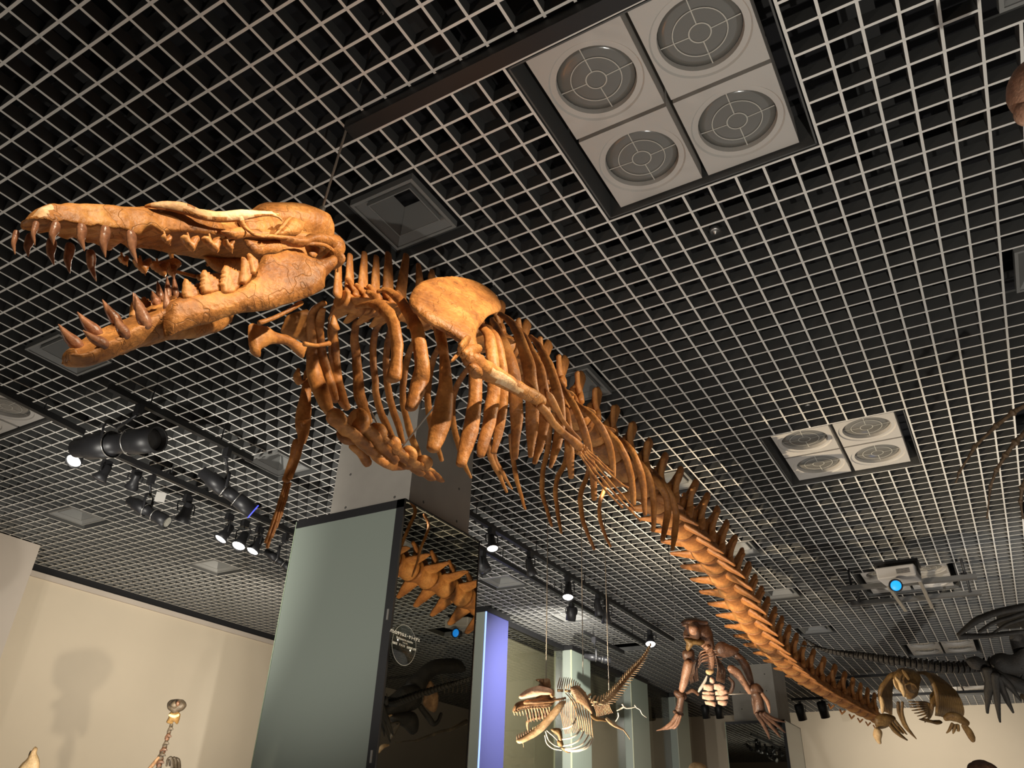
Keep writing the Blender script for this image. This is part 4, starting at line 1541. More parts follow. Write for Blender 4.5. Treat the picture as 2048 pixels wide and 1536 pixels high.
Rr = [
    [(648, 606, -.62, 12), (630, 618, -.72, 15), (623, 640, -.80, 16), (623, 680, -.86, 18), (625, 720, -.88, 22), (630, 752, -.88, 29), (640, 778, -.85, 30), (647, 796, -.82, 27), (653, 812, -.80, 23), (659, 826, -.78, 17)],
    [(672, 610, -.62, 12), (667, 630, -.72, 15), (665, 665, -.82, 19), (668, 705, -.86, 20), (672, 735, -.87, 19), (676, 765, -.86, 19), (685, 800, -.82, 18), (694, 816, -.8, 14)],
    [(645, 620, -.62, 12), (641, 635, -.72, 15), (639, 655, -.8, 15), (642, 690, -.85, 15), (650, 730, -.87, 16), (662, 770, -.86, 17), (672, 800, -.84, 16)],
    [(735, 640, -.62, 10), (716, 643, -.72, 13), (710, 658, -.78, 14), (709, 680, -.84, 15), (712, 705, -.87, 16), (714, 735, -.88, 18), (717, 770, -.87, 20), (720, 795, -.86, 21), (728, 818, -.84, 18), (738, 842, -.8, 14)],
    [(768, 642, -.6, 10), (756, 652, -.7, 12), (749, 670, -.78, 12), (746, 702, -.84, 13), (747, 731, -.86, 13), (750, 761, -.87, 13), (753, 790, -.87, 13), (758, 812, -.86, 13), (766, 836, -.84, 13), (776, 856, -.81, 12), (786, 876, -.78, 10)],
    [(795, 640, -.6, 9), (783, 655, -.7, 11), (776, 685, -.8, 12), (772, 718, -.85, 12), (773, 749, -.87, 12), (777, 784, -.87, 13), (786, 821, -.85, 13), (796, 850, -.82, 12), (806, 884, -.78, 10)],
    [(840, 660, -.62, 9), (828, 684, -.76, 11), (818, 708, -.83, 11), (811, 735, -.86, 12), (807, 765, -.88, 12), (805.5, 796, -.87, 12), (809, 825, -.86, 12), (818, 856, -.83, 13), (827, 884, -.80, 13), (839, 914, -.76, 11)],
    [(888, 675, -.6, 9), (875, 700, -.74, 11), (866, 720, -.82, 11), (860, 748, -.86, 12), (856, 778, -.88, 12), (856, 805, -.87, 12), (861, 840, -.85, 12), (870, 880, -.81, 11), (884, 920, -.76, 8)],
    [(945, 720, -.55, 8), (930, 745, -.7, 10), (917, 766, -.79, 11), (908, 790, -.84, 11), (905, 815, -.86, 11), (906, 840, -.85, 11), (911, 868, -.83, 11), (919, 896, -.8, 11), (931, 933, -.75, 9), (942, 956, -.72, 5)],
    [(978, 860, -.82, 11), (977, 890, -.83, 11), (982, 916, -.82, 11), (996, 945, -.79, 9), (1014, 984, -.74, 5)],
    [(985, 890, -.82, 10), (990, 918, -.82, 10), (1004, 945, -.8, 8), (1024, 978, -.75, 4)],
    [(1022, 870, -.84, 9), (1024, 900, -.85, 9), (1028, 930, -.84, 9), (1035, 966, -.81, 8), (1050, 1018, -.75, 5)],
    [(1100, 850, -.80, 10), (1095, 900, -.85, 10), (1086, 940, -.87, 9), (1084, 968, -.86, 9), (1087, 995, -.84, 8), (1104, 1052, -.76, 5)],
    [(1136, 890, -.8, 10), (1130, 925, -.84, 10), (1115, 955, -.87, 9), (1111, 985, -.86, 8), (1114, 1015, -.84, 8), (1122, 1066, -.77, 5)],
    [(1182, 920, -.76, 9), (1174, 953, -.82, 9), (1163, 980, -.84, 9), (1161, 1005, -.83, 9), (1167, 1045, -.79, 8), (1188, 1098, -.72, 5)],
    [(1215, 958, -.74, 7), (1207, 982, -.79, 7), (1199, 1008, -.81, 7), (1200, 1035, -.79, 7), (1208, 1065, -.76, 6), (1221, 1093, -.71, 4)],
]
for rows in Rr:
    rib(rows, flat=.75)

# ---------------- breastbone: five knobbly blocks in a row
st = [((674, 838), (690, 872), 20, 1), ((717, 843), (728, 886), 27, 1), ((754, 867), (766, 899), 23, 1), ((784, 891), (794, 917), 18, 1.3), ((817, 911), (818, 930), 15, 1.4), ((846, 925), (838, 934), 11, 2.0)]
for k, (a, c, r, asp) in enumerate(st):
    A_ = onX(*a, XM + .02)
    D_ = depth(A_) / CAM_F
    b = MB()
    blob(b, A_, np.array([1, 0, 0]) * r * D_ * asp, np.array([0, 0, 1]) * r * D_ * .9, np.array([0, .045, 0]) + np.array([0, 0, -.015]), nu=16)
    B_ = onX(*c, XM - .02)
    tube(b, [A_ + np.array([0, .02, -.02]), A_ * .4 + B_ * .6 + np.array([0, .10, 0]), B_ + np.array([0, .2, .0])], [r * D_ * .85, r * D_ * .95, r * D_ * .7], flat=.5, wide=np.array([1.0, 0, 0]), seg=12, n=4)
    b.build('sternebra', m_bone, whale, jitter=.009, jscale=14, seed=k)
b = MB()
inflate(b, outX([(675, 862), (680, 882), (697, 890), (712, 888), (735, 905), (752, 925), (778, 938), (806, 940), (830, 934), (862, 931), (850, 920), (815, 922), (780, 912), (750, 892), (720, 872), (696, 862)], XM - .03), .07)
b.build('sternum_plate', m_bone, whale, jitter=.006)
b = MB()
tube(b, [onX(706, 892, XM - .1), onX(722, 905, XM - .12), onX(735, 926, XM - .14)], [.022, .026, .024], seg=8)
b.build('sternal_rib', m_bone, whale, jitter=.003)
for a, c in (((737, 812, -.75), (757, 853, -.48)), ((873, 808, -.0), (805, 893, -.45))):
    b = MB()
    cyl(b, onX(*a), onX(*c), .0042, seg=8)
    b.build('support_wire', m_wire, whale)

# ---------------- shoulder blade, near side
sc = [(819, 605), (822, 588), (830, 575), (843, 565), (858, 559), (872, 556.5), (890, 555.5), (908, 555.5), (922, 558), (936, 561.5), (953, 568), (968, 576), (982, 586), (993, 596), (999, 606), (1002, 614), (999, 622), (988, 627), (977, 633), (969, 640), (962, 650), (956, 659), (952, 667), (951, 678), (953, 688), (956, 698), (947, 703), (936, 707), (926, 712), (926, 702), (929, 690), (921, 681), (908, 672), (896, 664), (882, 656), (868, 649), (855, 642), (843, 633), (833, 624), (823, 615)]
pl = plane3(onX(840, 590, -.03), onX(980, 590, .03), onX(940, 700, .19))
b = MB()
inflate(b, outP(sc, pl), .05, bevel=.05, step=.02)
# glenoid swelling, spine ridge, coracoid and acromion
tube(b, [onP(928, 709, *pl), onP(941, 703, *pl), onP(956, 697, *pl)], [.022, .03, .022], seg=10)
tube(b, [onP(938, 690, *pl), onP(920, 660, *pl), onP(890, 620, *pl), onP(862, 588, *pl)], [.022, .016, .010, .004], seg=8)
tube(b, [onP(930, 682, *pl) + [.02, 0, 0], onP(915, 688, *pl) + [.04, 0, 0], onP(900, 701, *pl) + [.05, 0, 0]], [.020, .026, .024], flat=.5, wide=np.array([0.3, 0, 1]), seg=10)
tube(b, [onP(925, 694, *pl), onP(912, 712, *pl), onP(902, 722, *pl)], [.016, .018, .008], flat=.5, seg=8)
b.build('scapula', m_bonec, whale, jitter=.003, jscale=9)
# far side blade
b = MB()
pl2 = plane3(onX(615, 619, -.98), onX(572, 633, -1.02), onX(606, 682, -1.06))
inflate(b, outP([(618, 622), (600, 622), (585, 626), (573, 633), (567, 648), (562, 663), (575, 671), (590, 678), (607, 685), (612, 700), (622, 700), (624, 660)], pl2), .05)
b.build('scapula', m_bone, whale, jitter=.003)


# ---------------- near flipper
def bone_px(rows, X, name, flat=.7, mat=None, parent=whale, jit=.003):
    b = MB()
    P = [onX(x, y, (X if np.isscalar(X) else X[i])) for i, (x, y, w) in enumerate(rows)]
    rad = [w / 2 * depth(p) / CAM_F for p, (x, y, w) in zip(P, rows)]
    v = unit(P[len(P) // 2] - CAM_C)
    tube(b, P, rad, flat=flat, wide=np.cross(unit(P[-1] - P[0]), v), seg=12, n=5)
    return b.build(name, mat or m_bone, parent, jitter=jit, jscale=12, seed=rows[0][0] * .07)


b = MB()
P = [onX(x, y, X) for x, y, X in ((938, 720, .2), (950, 728, .2), (965, 737, .205), (985, 748, .21), (1010, 762, .215), (1040, 779, .22), (1065, 792, .22), (1085, 803, .22))]
v = unit(P[3] - CAM_C)
wd = np.cross(unit(P[-1] - P[0]), v)
tube(b, P, [.030, .048, .045, .040, .036, .033, .033, .028], flat=.75, wide=wd, seg=14, n=6)
blob(b, onX(938, 718, .2), np.array([.03, 0, 0]), np.array([0, .034, 0]), np.array([0, 0, .04]))
blob(b, onX(950, 742, .215), np.array([.03, 0, 0]), np.array([0, .045, 0]), np.array([0, 0, .028]))
blob(b, onX(1082, 803, .22), np.array([.025, 0, 0]), np.array([0, .03, 0]), np.array([0, 0, .02]))
hum = b.build('humerus', m_bonec, whale, jitter=.006, jscale=16)
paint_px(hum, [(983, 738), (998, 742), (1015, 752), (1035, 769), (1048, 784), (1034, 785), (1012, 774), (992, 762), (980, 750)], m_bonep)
bone_px([(1081, 812, 16), (1092, 825, 18), (1106, 845, 15), (1122, 861, 14), (1140, 876, 16), (1157, 893, 20)], .22, 'radius', .65)
bone_px([(1094, 783, 6), (1099, 792, 14), (1106, 806, 16), (1115, 822, 12), (1126, 842, 9), (1142, 862, 9), (1158, 882, 13)], .20, 'ulna', .6)
for k, (x, y, w) in enumerate(((1150, 892, 8), (1156, 897, 8), (1158, 890, 9), (1163, 899, 8), (1166, 893, 9), (1172, 897, 8), (1160, 906, 7), (1168, 904, 7))):
    p = onX(x, y, .215)
    q = w / 2 * depth(p) / CAM_F
    b = MB()
    blob(b, p, np.array([q, 0, 0]), np.array([0, q * 1.2, 0]), np.array([0, 0, q]), nu=10, nv=7)
    b.build('carpal', m_bone, whale, jitter=.003, jscale=30)
for pts in ([(1156, 904), (1176, 934), (1194, 960), (1215, 985), (1245, 1016)], [(1160, 904), (1184, 934), (1206, 960), (1235, 994), (1262, 1022), (1281, 1042)], [(1165, 903), (1190, 930), (1214, 957), (1244, 990), (1270, 1020)], [(1170, 902), (1196, 924), (1216, 944), (1240, 966), (1256, 976)], [(1174, 900), (1192, 914), (1212, 934), (1226, 945)]):
    # each digit: long finger bones end to end
    P = [onX(x, y, .21 - .02 * i) for i, (x, y) in enumerate(pts)]
    for a, c in zip(P[:-1], P[1:]):
        b = MB()
        d = c - a
        r = .0075
        tube(b, [a + d * .03, a + d * .2, a + d * .5, a + d * .8, a + d * .97], [r * 1.1, r * .85, r * .7, r * .85, r * 1.1], seg=8, n=3)
        b.build('finger_bone', m_bone, whale)
# ---------------- far flipper
bone_px([(618, 745, 20), (614, 770, 19), (611, 795, 22), (608, 820, 29), (606, 850, 30), (606, 870, 22), (604, 884, 17)], -1.0, 'humerus', .45)
bone_px([(596, 884, 20), (592, 900, 20), (586, 920, 17), (579, 942, 16), (572, 960, 17)], -1.02, 'radius', .5)
bone_px([(604, 846, 8), (608, 862, 12), (601, 890, 12), (592, 925, 10), (580, 956, 10)], -.99, 'ulna', .5)
bone_px([(596, 738, 8), (594, 752, 16), (600, 765, 14), (612, 758, 8)], -.99, 'scapula_process', .5)
for pts in ([(570, 966), (560, 1000), (547, 1040), (531, 1086)], [(573, 968), (563, 1004), (552, 1044), (534, 1096)], [(577, 968), (567, 1005), (557, 1040), (543, 1075)], [(580, 966), (571, 1000), (562, 1030), (552, 1055)]):
    P = [onX(x, y, -1.03) for x, y in pts]
    for a, c in zip(P[:-1], P[1:]):
        b = MB()
        d = c - a
        r = .0085
        tube(b, [a + d * .03, a + d * .5, a + d * .97], [r, r * .75, r], seg=8, n=3)
        b.build('finger_bone', m_bone, whale)

# ---------------- hanging cables of the whale
def cable(a, b_, label, r=.006, knot=None, mat=None):
    a, b_ = np.asarray(a, float), np.asarray(b_, float)
    t = thing('hanging_cable', b_, label, 'cable')
    b = MB()
    cyl(b, a, b_, r, seg=8)
    b.build('wire', mat or m_wire, t)
    if knot:
        b = MB()
        d = unit(b_ - a)
        lathe(b, a, d, [(0, r * .8), (.01, r * 2), (.05, r * 2.2), (.055, r * 2.6), (.065, r * 2.2), (.12, r * 2.4), (.13, r * 1.2)], 10)
        b.build('crimp', m_steel, t)
        b = MB()
        for s in (-1, 1):
            tube(b, [a + np.array([0, .0, 0]), a - d * .03 + np.array([s * .012, 0, 0]), a - d * .07 + np.array([s * .014, 0, 0])], [.005] * 3, seg=6)
        b.build('loop', m_steel, t)
    return t


# whale scaled up about the camera position to bring its mirror reflection into place (skull about 1.6 m, 19 m over all)
whale.scale = (1.36, 1.36, 1.36)
whale.location = CAM_C * -0.36 + np.array(whale.location) * 1.36
bpy.context.view_layer.update()
top = onZ(765, 20, 6.88)
a = atD(636, 446, 4.975)
cable(a, top, 'twisted steel cable holding up the great whale skull', .0085, knot=True)
b = MB()
lathe(b, top + np.array([0, 0, .02]), (0, 0, -1), [(-.03, .016), (0, .03), (.03, .03), (.06, .014)], 12)
tag(b.build('cable_anchor', m_steel), 'small bright steel anchor at the top of the skull cable', 'anchor')
a = onX(1002, 612, -.70)
top = onZ(988, 566, 5.95)
cable(a, top, 'dark cable just behind the near shoulder blade', .005, mat=m_black)
b = MB()
lathe(b, top + np.array([0, 0, .02]), (0, 0, -1), [(-.03, .012), (0, .022), (.03, .022), (.05, .010)], 12)
tag(b.build('cable_anchor', m_steel), 'small bright anchor above the near shoulder blade', 'anchor')
# ================================================================ THE OTHER SKELETONS
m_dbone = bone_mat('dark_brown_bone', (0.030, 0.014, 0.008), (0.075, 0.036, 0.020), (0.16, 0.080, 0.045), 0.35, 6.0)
m_dlit = bone_mat('lit_brown_bone', (0.13, 0.060, 0.032), (0.25, 0.125, 0.070), (0.40, 0.22, 0.14), 0.35, 6.0)  # lighter copy of the dark bone for parts that catch light
m_pink = bone_mat('pinkish_cast_plate', (0.50, 0.26, 0.17), (0.66, 0.40, 0.27), (0.76, 0.55, 0.40), 0.5, 6.0)
m_tan = bone_mat('ochre_bone', (0.060, 0.030, 0.008), (0.135, 0.072, 0.020), (0.26, 0.155, 0.055), 0.5, 5.0)
m_tanp = bone_mat('pale_and_lit_ochre_bone', (0.40, 0.24, 0.10), (0.58, 0.38, 0.18), (0.70, 0.50, 0.28), 0.5, 5.0)  # pale bones, and sea cow parts painted as if lit
m_cream = bone_mat('cream_cast_bone', (0.20, 0.12, 0.06), (0.33, 0.215, 0.115), (0.50, 0.36, 0.22), 0.5, 7.0)
m_creamd = bone_mat('brown_cast_bone', (0.11, 0.055, 0.025), (0.21, 0.115, 0.055), (0.34, 0.20, 0.10), 0.5, 7.0)
m_white = plain('white_cast_rib', (0.46, 0.42, 0.35), 0.5)
m_blackb = bone_mat('near_black_bone', (0.005, 0.004, 0.0035), (0.011, 0.009, 0.007), (0.026, 0.020, 0.015), 0.7, 6.0)
m_grey_b = bone_mat('grey_brown_bone', (0.022, 0.016, 0.010), (0.052, 0.038, 0.024), (0.12, 0.09, 0.058), 0.5, 7.0)


class Beast:
    """traced pieces standing in 3-D: pixel pieces at a distance D plus a per-piece offset"""

    def __init__(self, root, ox, oy, k, D, f=None):
        self.root, self.ox, self.oy, self.k, self.D = root, ox, oy, k, D
        self.f = f

    def p(self, x, y, dz=0.0):
        X, Y = self.ox + x / self.k, self.oy + y / self.k
        if self.f:
            return self.f(X, Y, dz)
        return atD(X, Y, self.D + dz)

    def m(self, w):
        return w / self.k / CAM_F * self.D

    def tube(self, name, pts, w, mat, dz=0.0, flat=.7, parent=None, jit=.006, seg=8, build=True, mb=None):
        b = mb or MB()
        n = len(pts)
        def spread(q):
            q = list(q) if isinstance(q, (list, tuple)) else [q]
            return np.interp(np.linspace(0, 1, n), np.linspace(0, 1, len(q)), q) if len(q) > 1 else [q[0]] * n
        dzs, ws = spread(dz), spread(w)
        P = [self.p(x, y, z) for (x, y), z in zip(pts, dzs)]
        v = unit(P[n // 2] - CAM_C)
        wd = np.cross(unit(P[-1] - P[0]), v)
        tube(b, P, [self.m(q) / 2 for q in ws], flat=flat, wide=wd, seg=seg, n=4)
        if build and mb is None:
            return b.build(name, mat, parent or self.root, jitter=jit, jscale=8, seed=pts[0][0] * .01)
        return b

    def plate(self, name, pts, th, mat, dz=0.0, parent=None, bend=0.0, jit=.006, mb=None, sm=True):
        b = mb or MB()
        dzs = dz if isinstance(dz, (list, tuple)) else [dz] * len(pts)
        P = [self.p(x, y, z) for (x, y), z in zip(pts, dzs)]
        inflate(b, P, th, bevel=th * .8, smooth=sm, step=max(self.m(14), .02))
        if mb is None:
            return b.build(name, mat, parent or self.root, jitter=jit, jscale=8, seed=pts[0][0] * .01)
        return b

    def blob(self, name, c, rx, ry, rz, mat, dz=0.0, parent=None, mb=None, jit=.006):
        b = mb or MB()
        C_ = self.p(*c, dz)
        rt, dn_, fw = CAM_R[0], CAM_R[1], CAM_R[2]
        blob(b, C_, np.array(rt) * self.m(rx), np.array(fw) * rz, np.array(dn_) * -self.m(ry), nu=14, nv=9)
        if mb is None:
            return b.build(name, mat, parent or self.root, jitter=jit, jscale=8, seed=c[0] * .01)
        return b

    def spine(self, pts, rs, n, mat, spike, side, dz=0.0, name='vertebra'):
        """a row of separate vertebrae along a traced line; rs radii px, spike / side process px"""
        dzs = dz if isinstance(dz, (list, tuple)) else [dz] * len(pts)
        rows = np.array([np.r_[self.p(x, y, z), r, s, q] for (x, y), z, r, s, q in zip(pts, dzs, rs, spike, side)])
        S = spline(rows, 12)
        c = np.r_[0, np.cumsum(np.linalg.norm(np.diff(S[:, :3], axis=0), axis=1))]
        at = lambda l: np.array([np.interp(l, c, S[:, i]) for i in range(6)])
        for i in range(n):
            l = c[-1] * (i + .5) / n
            R_ = at(l)
            P, r = R_[:3], self.m(R_[3])
            t = unit(at(l + .03)[:3] - at(l - .03)[:3])
            lat = unit(np.cross(t, [0, 0, 1]))
            up = np.cross(lat, t)
            if up[2] < 0:
                up = -up
            h = c[-1] / n * .42
            b = MB()
            rings = [[P + t * k + r * q * (math.cos(a) * lat + math.sin(a) * up) for a in np.linspace(0, 2 * math.pi, 10, endpoint=False)] for k, q in ((-h, .85), (-h * .8, 1), (0, .8), (h * .8, 1), (h, .85))]
            b.rings(rings, 0, True)
            sp, sd = self.m(R_[4]), self.m(R_[5])
            if sp > 0:
                tube(b, [P + up * r * .7, P + up * (r + sp * .6) + t * h * .5, P + up * (r + sp) + t * h], [h * .55, h * .45, h * .3], flat=.5, wide=t, seg=7, n=2)
            if sd > 0:
                for s in (-1, 1):
                    tube(b, [P + lat * s * r * .7, P + lat * s * (r + sd) - up * sd * .2], [h * .5, h * .25], flat=.5, wide=t, seg=7, n=2)
            b.build(name, mat, self.root)


# ---------------------------------------------------------------- toothed whale
tw = thing('whale_skeleton', atD(1120, 1420, 9.6), 'small cream toothed whale skeleton with gaping jaws and white lower ribs by the glass wall', 'skeleton')
B = Beast(tw, 1000, 1320, 3.97, 9.6)
mbk = MB()
B.plate('', [(100, 405), (112, 372), (135, 345), (190, 322), (240, 312), (320, 300), (390, 305), (440, 310), (430, 345), (400, 368), (330, 378), (250, 384), (190, 384), (150, 398), (118, 418)], .20, None, -.02, mb=mbk)
B.plate('', [(195, 325), (260, 312), (330, 302), (400, 312), (440, 318), (430, 335), (330, 345), (250, 350), (190, 350)], .12, None, -.10, mb=mbk)
B.blob('', (350, 270), 75, 55, .16, None, .05, mb=mbk)
B.tube('', [(440, 300), (410, 320), (470, 312), (520, 300)], [14, 22, 18, 16], None, -.1, mb=mbk)
B.blob('', (412, 262), 22, 26, .1, None, -.05, mb=mbk)
cr = mbk.build('cranium', m_creamd, tw, jitter=.008, jscale=8)
B.plate('forehead', [(150, 292), (175, 262), (225, 230), (295, 208), (345, 215), (400, 228), (418, 252), (395, 272), (330, 280), (285, 292), (225, 296), (168, 308)], .12, m_pink, -.10, parent=cr)
B.plate('crest', [(282, 158), (320, 150), (355, 148), (392, 152), (402, 185), (400, 222), (350, 228), (300, 212), (318, 180)], .10, m_creamd, .08, parent=cr)
for i in range(13):
    f = i / 12
    x, y = 112 + f * 280, 408 - f * 40 + 8 * math.sin(f * 9)
    B.tube('tooth', [(x, y), (x + 2, y + 16), (x + 5, y + 32 + 14 * f)], [13, 11, 3], m_cream, -.10, parent=cr, jit=0, seg=6)
for i in range(8):
    f = i / 7
    x, y = 212 + f * 170, 400 + 6 * math.sin(f * 5)
    B.tube('tooth', [(x, y), (x + 6, y + 45 + 20 * f), (x + 12, y + 92 - 20 * f)], [16, 14, 4], m_creamd if i % 2 else m_dbone, .12, parent=cr, jit=0, seg=6)
jaw = B.plate('mandible', [(132, 645), (140, 628), (200, 592), (262, 552), (300, 520), (350, 470), (405, 410), (450, 355), (485, 328), (522, 330), (515, 352), (480, 410), (430, 470), (380, 525), (330, 572), (270, 615), (215, 642), (155, 660)], .10, m_cream, -.12)
B.tube('mandible_far', [(222, 560), (215, 500), (245, 470), (330, 450), (400, 410)], [14, 24, 26, 28, 30], m_creamd, .16, parent=tw)
for i in range(12):
    f = i / 11
    x, y = 138 + f * 200, 632 - f * 102
    B.tube('tooth', [(x, y + 8), (x - 3, y - 20), (x - 1, y - 42 + 10 * f)], [14, 11, 3], m_dbone if i < 7 else m_cream, -.12, parent=jaw, jit=0, seg=6)
B.tube('hyoid', [(180, 645), (188, 690)], [6, 3], m_cream, -.1)
# ribs
for i in range(7):
    f = i / 6
    B.tube('rib', [(520 + 150 * f, 260 + 40 * f), (575 + 140 * f, 330 + 45 * f), (612 + 115 * f, 430 + 55 * f), (628 + 105 * f, 520 + 55 * f), (630 + 110 * f, 560 + 60 * f)], [7, 11, 12, 11, 7], m_cream, [0, -.22, -.3, -.28, -.22], jit=.003)
for i in range(9):
    f = i / 8
    B.tube('rib', [(470 + 140 * f, 300 + 20 * f), (480 + 120 * f, 400 + 20 * f), (500 + 110 * f, 500 + 15 * f), (520 + 105 * f, 585 - 10 * f)], [6, 8, 8, 5], m_creamd, [0, .25, .35, .35], jit=.003)
for pts in ([(602, 465), (582, 508), (545, 535), (496, 547)], [(642, 542), (610, 590), (560, 618), (496, 630)], [(668, 562), (630, 632), (570, 668), (505, 682)], [(703, 596), (660, 662), (590, 698), (515, 706)], [(722, 628), (672, 690), (600, 716), (520, 716)], [(742, 622), (700, 690), (620, 722), (540, 724)]):
    B.tube('sternal_rib', pts, [13, 14, 14, 11], m_white, [-.25, -.3, -.28, -.2], jit=0)
for pts in ([(362, 568), (385, 632), (425, 672), (472, 690)], [(356, 600), (372, 660), (420, 702), (490, 716)], [(372, 560), (420, 600), (460, 640)]):
    B.tube('sternal_rib', pts, [10, 11, 10, 9], m_white, [.1, .1, 0, -.1], jit=0)
for pts in ([(400, 555), (470, 540), (492, 580), (496, 640), (470, 650), (455, 600)], [(455, 640), (495, 635), (505, 675), (480, 690), (458, 672)], [(485, 695), (530, 700), (560, 735), (520, 730)]):
    B.plate('sternum', pts, .05, m_tan, -.15)
B.plate('scapula', [(560, 228), (585, 208), (622, 203), (660, 240), (692, 280), (722, 345), (742, 402), (742, 450), (718, 420), (690, 390), (650, 355), (612, 330), (582, 290)], .06, m_creamd, -.34)
B.tube('humerus', [(728, 440), (760, 465), (800, 470), (845, 478)], [30, 34, 30, 26], m_tan, -.36)
B.tube('forearm', [(845, 465), (890, 505), (935, 530), (975, 548)], [24, 26, 22, 14], m_cream, -.36)
B.tube('finger_bones', [(975, 548), (1000, 580), (1032, 632)], [12, 11, 5], m_cream, -.36)
for i in range(11):
    f = i / 10
    B.tube('neural_spine', [(455 + 175 * f, 222 + 10 * f), (470 + 165 * f, 165 - 15 * math.sin(f * 3.1) + 30 * f), (478 + 160 * f, 140 - 25 * math.sin(f * 3) + 55 * f)], [9, 8, 5], m_creamd if i % 3 else m_cream, 0, jit=0, seg=6)
B.spine([(450, 240), (560, 250), (680, 300), (780, 350), (850, 325), (930, 240), (1010, 140), (1080, 60), (1130, 0), (1170, -70), (1200, -125)], [12, 13, 15, 18, 20, 20, 18, 15, 12, 9, 6], 34, m_cream, [0, 0, 30, 42, 40, 36, 34, 28, 20, 10, 3], [10, 14, 24, 44, 52, 48, 40, 30, 18, 8, 2], [0, 0, 0, .1, .3, .7, 1.1, 1.5, 1.8, 2.1, 2.3])
for i in range(12):
    f = i / 11
    B.tube('rib', [(745 + 120 * f, 360 - 20 * f), (765 + 110 * f, 410 - 30 * f), (770 + 125 * f, 450 - 30 * f)], [8, 10, 5], m_creamd, .1 + .3 * f, jit=0, seg=6)
for pts in ([(930, 402), (962, 385), (985, 372), (1005, 382), (1040, 380), (1072, 372)], [(985, 372), (972, 352)]):
    B.tube('hip_bone', pts, [9, 14, 18, 13, 11, 9][:len(pts)], m_white, .6, jit=.002)
B.tube('hind_limb_bone', [(1070, 358), (1085, 378), (1112, 395), (1130, 430), (1162, 456)], [11, 11, 10, 9, 4], m_white, .6, jit=0)
B.tube('hind_limb_bone', [(938, 420), (940, 450), (918, 488)], [10, 10, 6], m_white, .55, jit=0)
for (x, y), D_, l in (((1092, 1357), 9.6, 'thin cable above the toothed whale crest'), ((1166, 1352), 9.8, 'thin cable above the toothed whale shoulder'), ((1218, 1388), 10.1, 'thin cable with a white hook at the toothed whale back')):
    a = atD(x, y, D_)
    cable(a, (a[0], a[1], ZC + .3), l, .006, mat=m_wire)

# ---------------------------------------------------------------- standing stout skeleton, front view
ds = thing('hanging_skeleton', atD(1440, 1350, 11.8), 'dark brown stout skeleton with pink breast plates, hanging upright in front of the distant column', 'skeleton')
B = Beast(ds, 1300, 1220, 3.4, 11.8)
mbk = MB()
B.plate('', [(210, 92), (235, 68), (300, 56), (360, 74), (382, 72), (412, 118), (424, 150), (428, 200), (442, 262), (400, 252), (360, 226), (300, 200), (235, 195), (228, 165), (242, 125), (212, 104)], .34, None, .1, mb=mbk)
B.blob('', (300, 130), 48, 60, .22, None, -.1, mb=mbk)
B.tube('', [(215, 92), (260, 80), (320, 76), (385, 88)], [22, 30, 30, 24], None, -.12, mb=mbk)
B.tube('', [(232, 172), (300, 178), (345, 172)], [18, 22, 18], None, -.16, mb=mbk)
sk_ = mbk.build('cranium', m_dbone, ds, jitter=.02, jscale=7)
B.plate('snout_face', [(264, 118), (285, 102), (315, 108), (332, 140), (338, 164), (300, 172), (272, 160)], .10, m_dlit, -.27, parent=sk_)  # lit face of the snout, painted as a lighter plate
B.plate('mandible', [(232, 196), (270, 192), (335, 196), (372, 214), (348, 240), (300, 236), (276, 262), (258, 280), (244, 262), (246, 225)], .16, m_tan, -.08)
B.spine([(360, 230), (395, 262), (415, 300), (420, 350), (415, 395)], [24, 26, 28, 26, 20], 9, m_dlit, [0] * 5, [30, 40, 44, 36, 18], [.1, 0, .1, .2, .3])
for s, x0 in ((-1, 330), (1, 470)):
    for i in range(7):
        f = i / 6
        B.tube('rib', [(390 + s * 12, 275 + 30 * f), (390 + s * (50 + 20 * f), 300 + 35 * f), (390 + s * (72 + 45 * f), 390 + 20 * f), (390 + s * (62 + 52 * f), 480 + 20 * f)], [9, 13, 13, 8], m_dbone, [.2, .1 + .15 * f, .1 + .25 * f, .05 + .25 * f], jit=.004)
for i in range(4):
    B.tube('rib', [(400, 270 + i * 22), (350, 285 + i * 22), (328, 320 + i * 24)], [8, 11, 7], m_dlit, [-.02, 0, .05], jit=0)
# breast plates, four pairs
for pts in ([(362, 508), (395, 504), (430, 512), (428, 548), (395, 552), (364, 540)], [(356, 556), (400, 554), (440, 562), (436, 574), (390, 576), (357, 572)], [(354, 580), (400, 576), (440, 584), (438, 612), (395, 614), (356, 604)], [(370, 622), (410, 618), (448, 628), (444, 658), (410, 650), (378, 642)],
            [(434, 506), (470, 500), (510, 518), (505, 540), (470, 548), (436, 540)], [(442, 556), (485, 538), (524, 546), (526, 570), (485, 582), (444, 580)], [(448, 588), (490, 580), (534, 582), (532, 606), (490, 612), (450, 610)], [(458, 618), (500, 614), (530, 622), (518, 650), (490, 652), (462, 640)]):
    B.plate('breast_plate', pts, .03, m_pink, -.32, jit=.003, sm=False)
B.plate('breast_plate', [(380, 410), (410, 405), (435, 412), (425, 436), (404, 442), (384, 432)], .06, m_tanp, -.25)
B.plate('breast_plate', [(408, 462), (436, 470), (440, 500), (408, 500)], .06, m_pink, -.28)
B.tube('collar_strip', [(388, 450), (372, 490), (345, 530), (330, 556)], [10, 20, 24, 12], m_white, -.26)
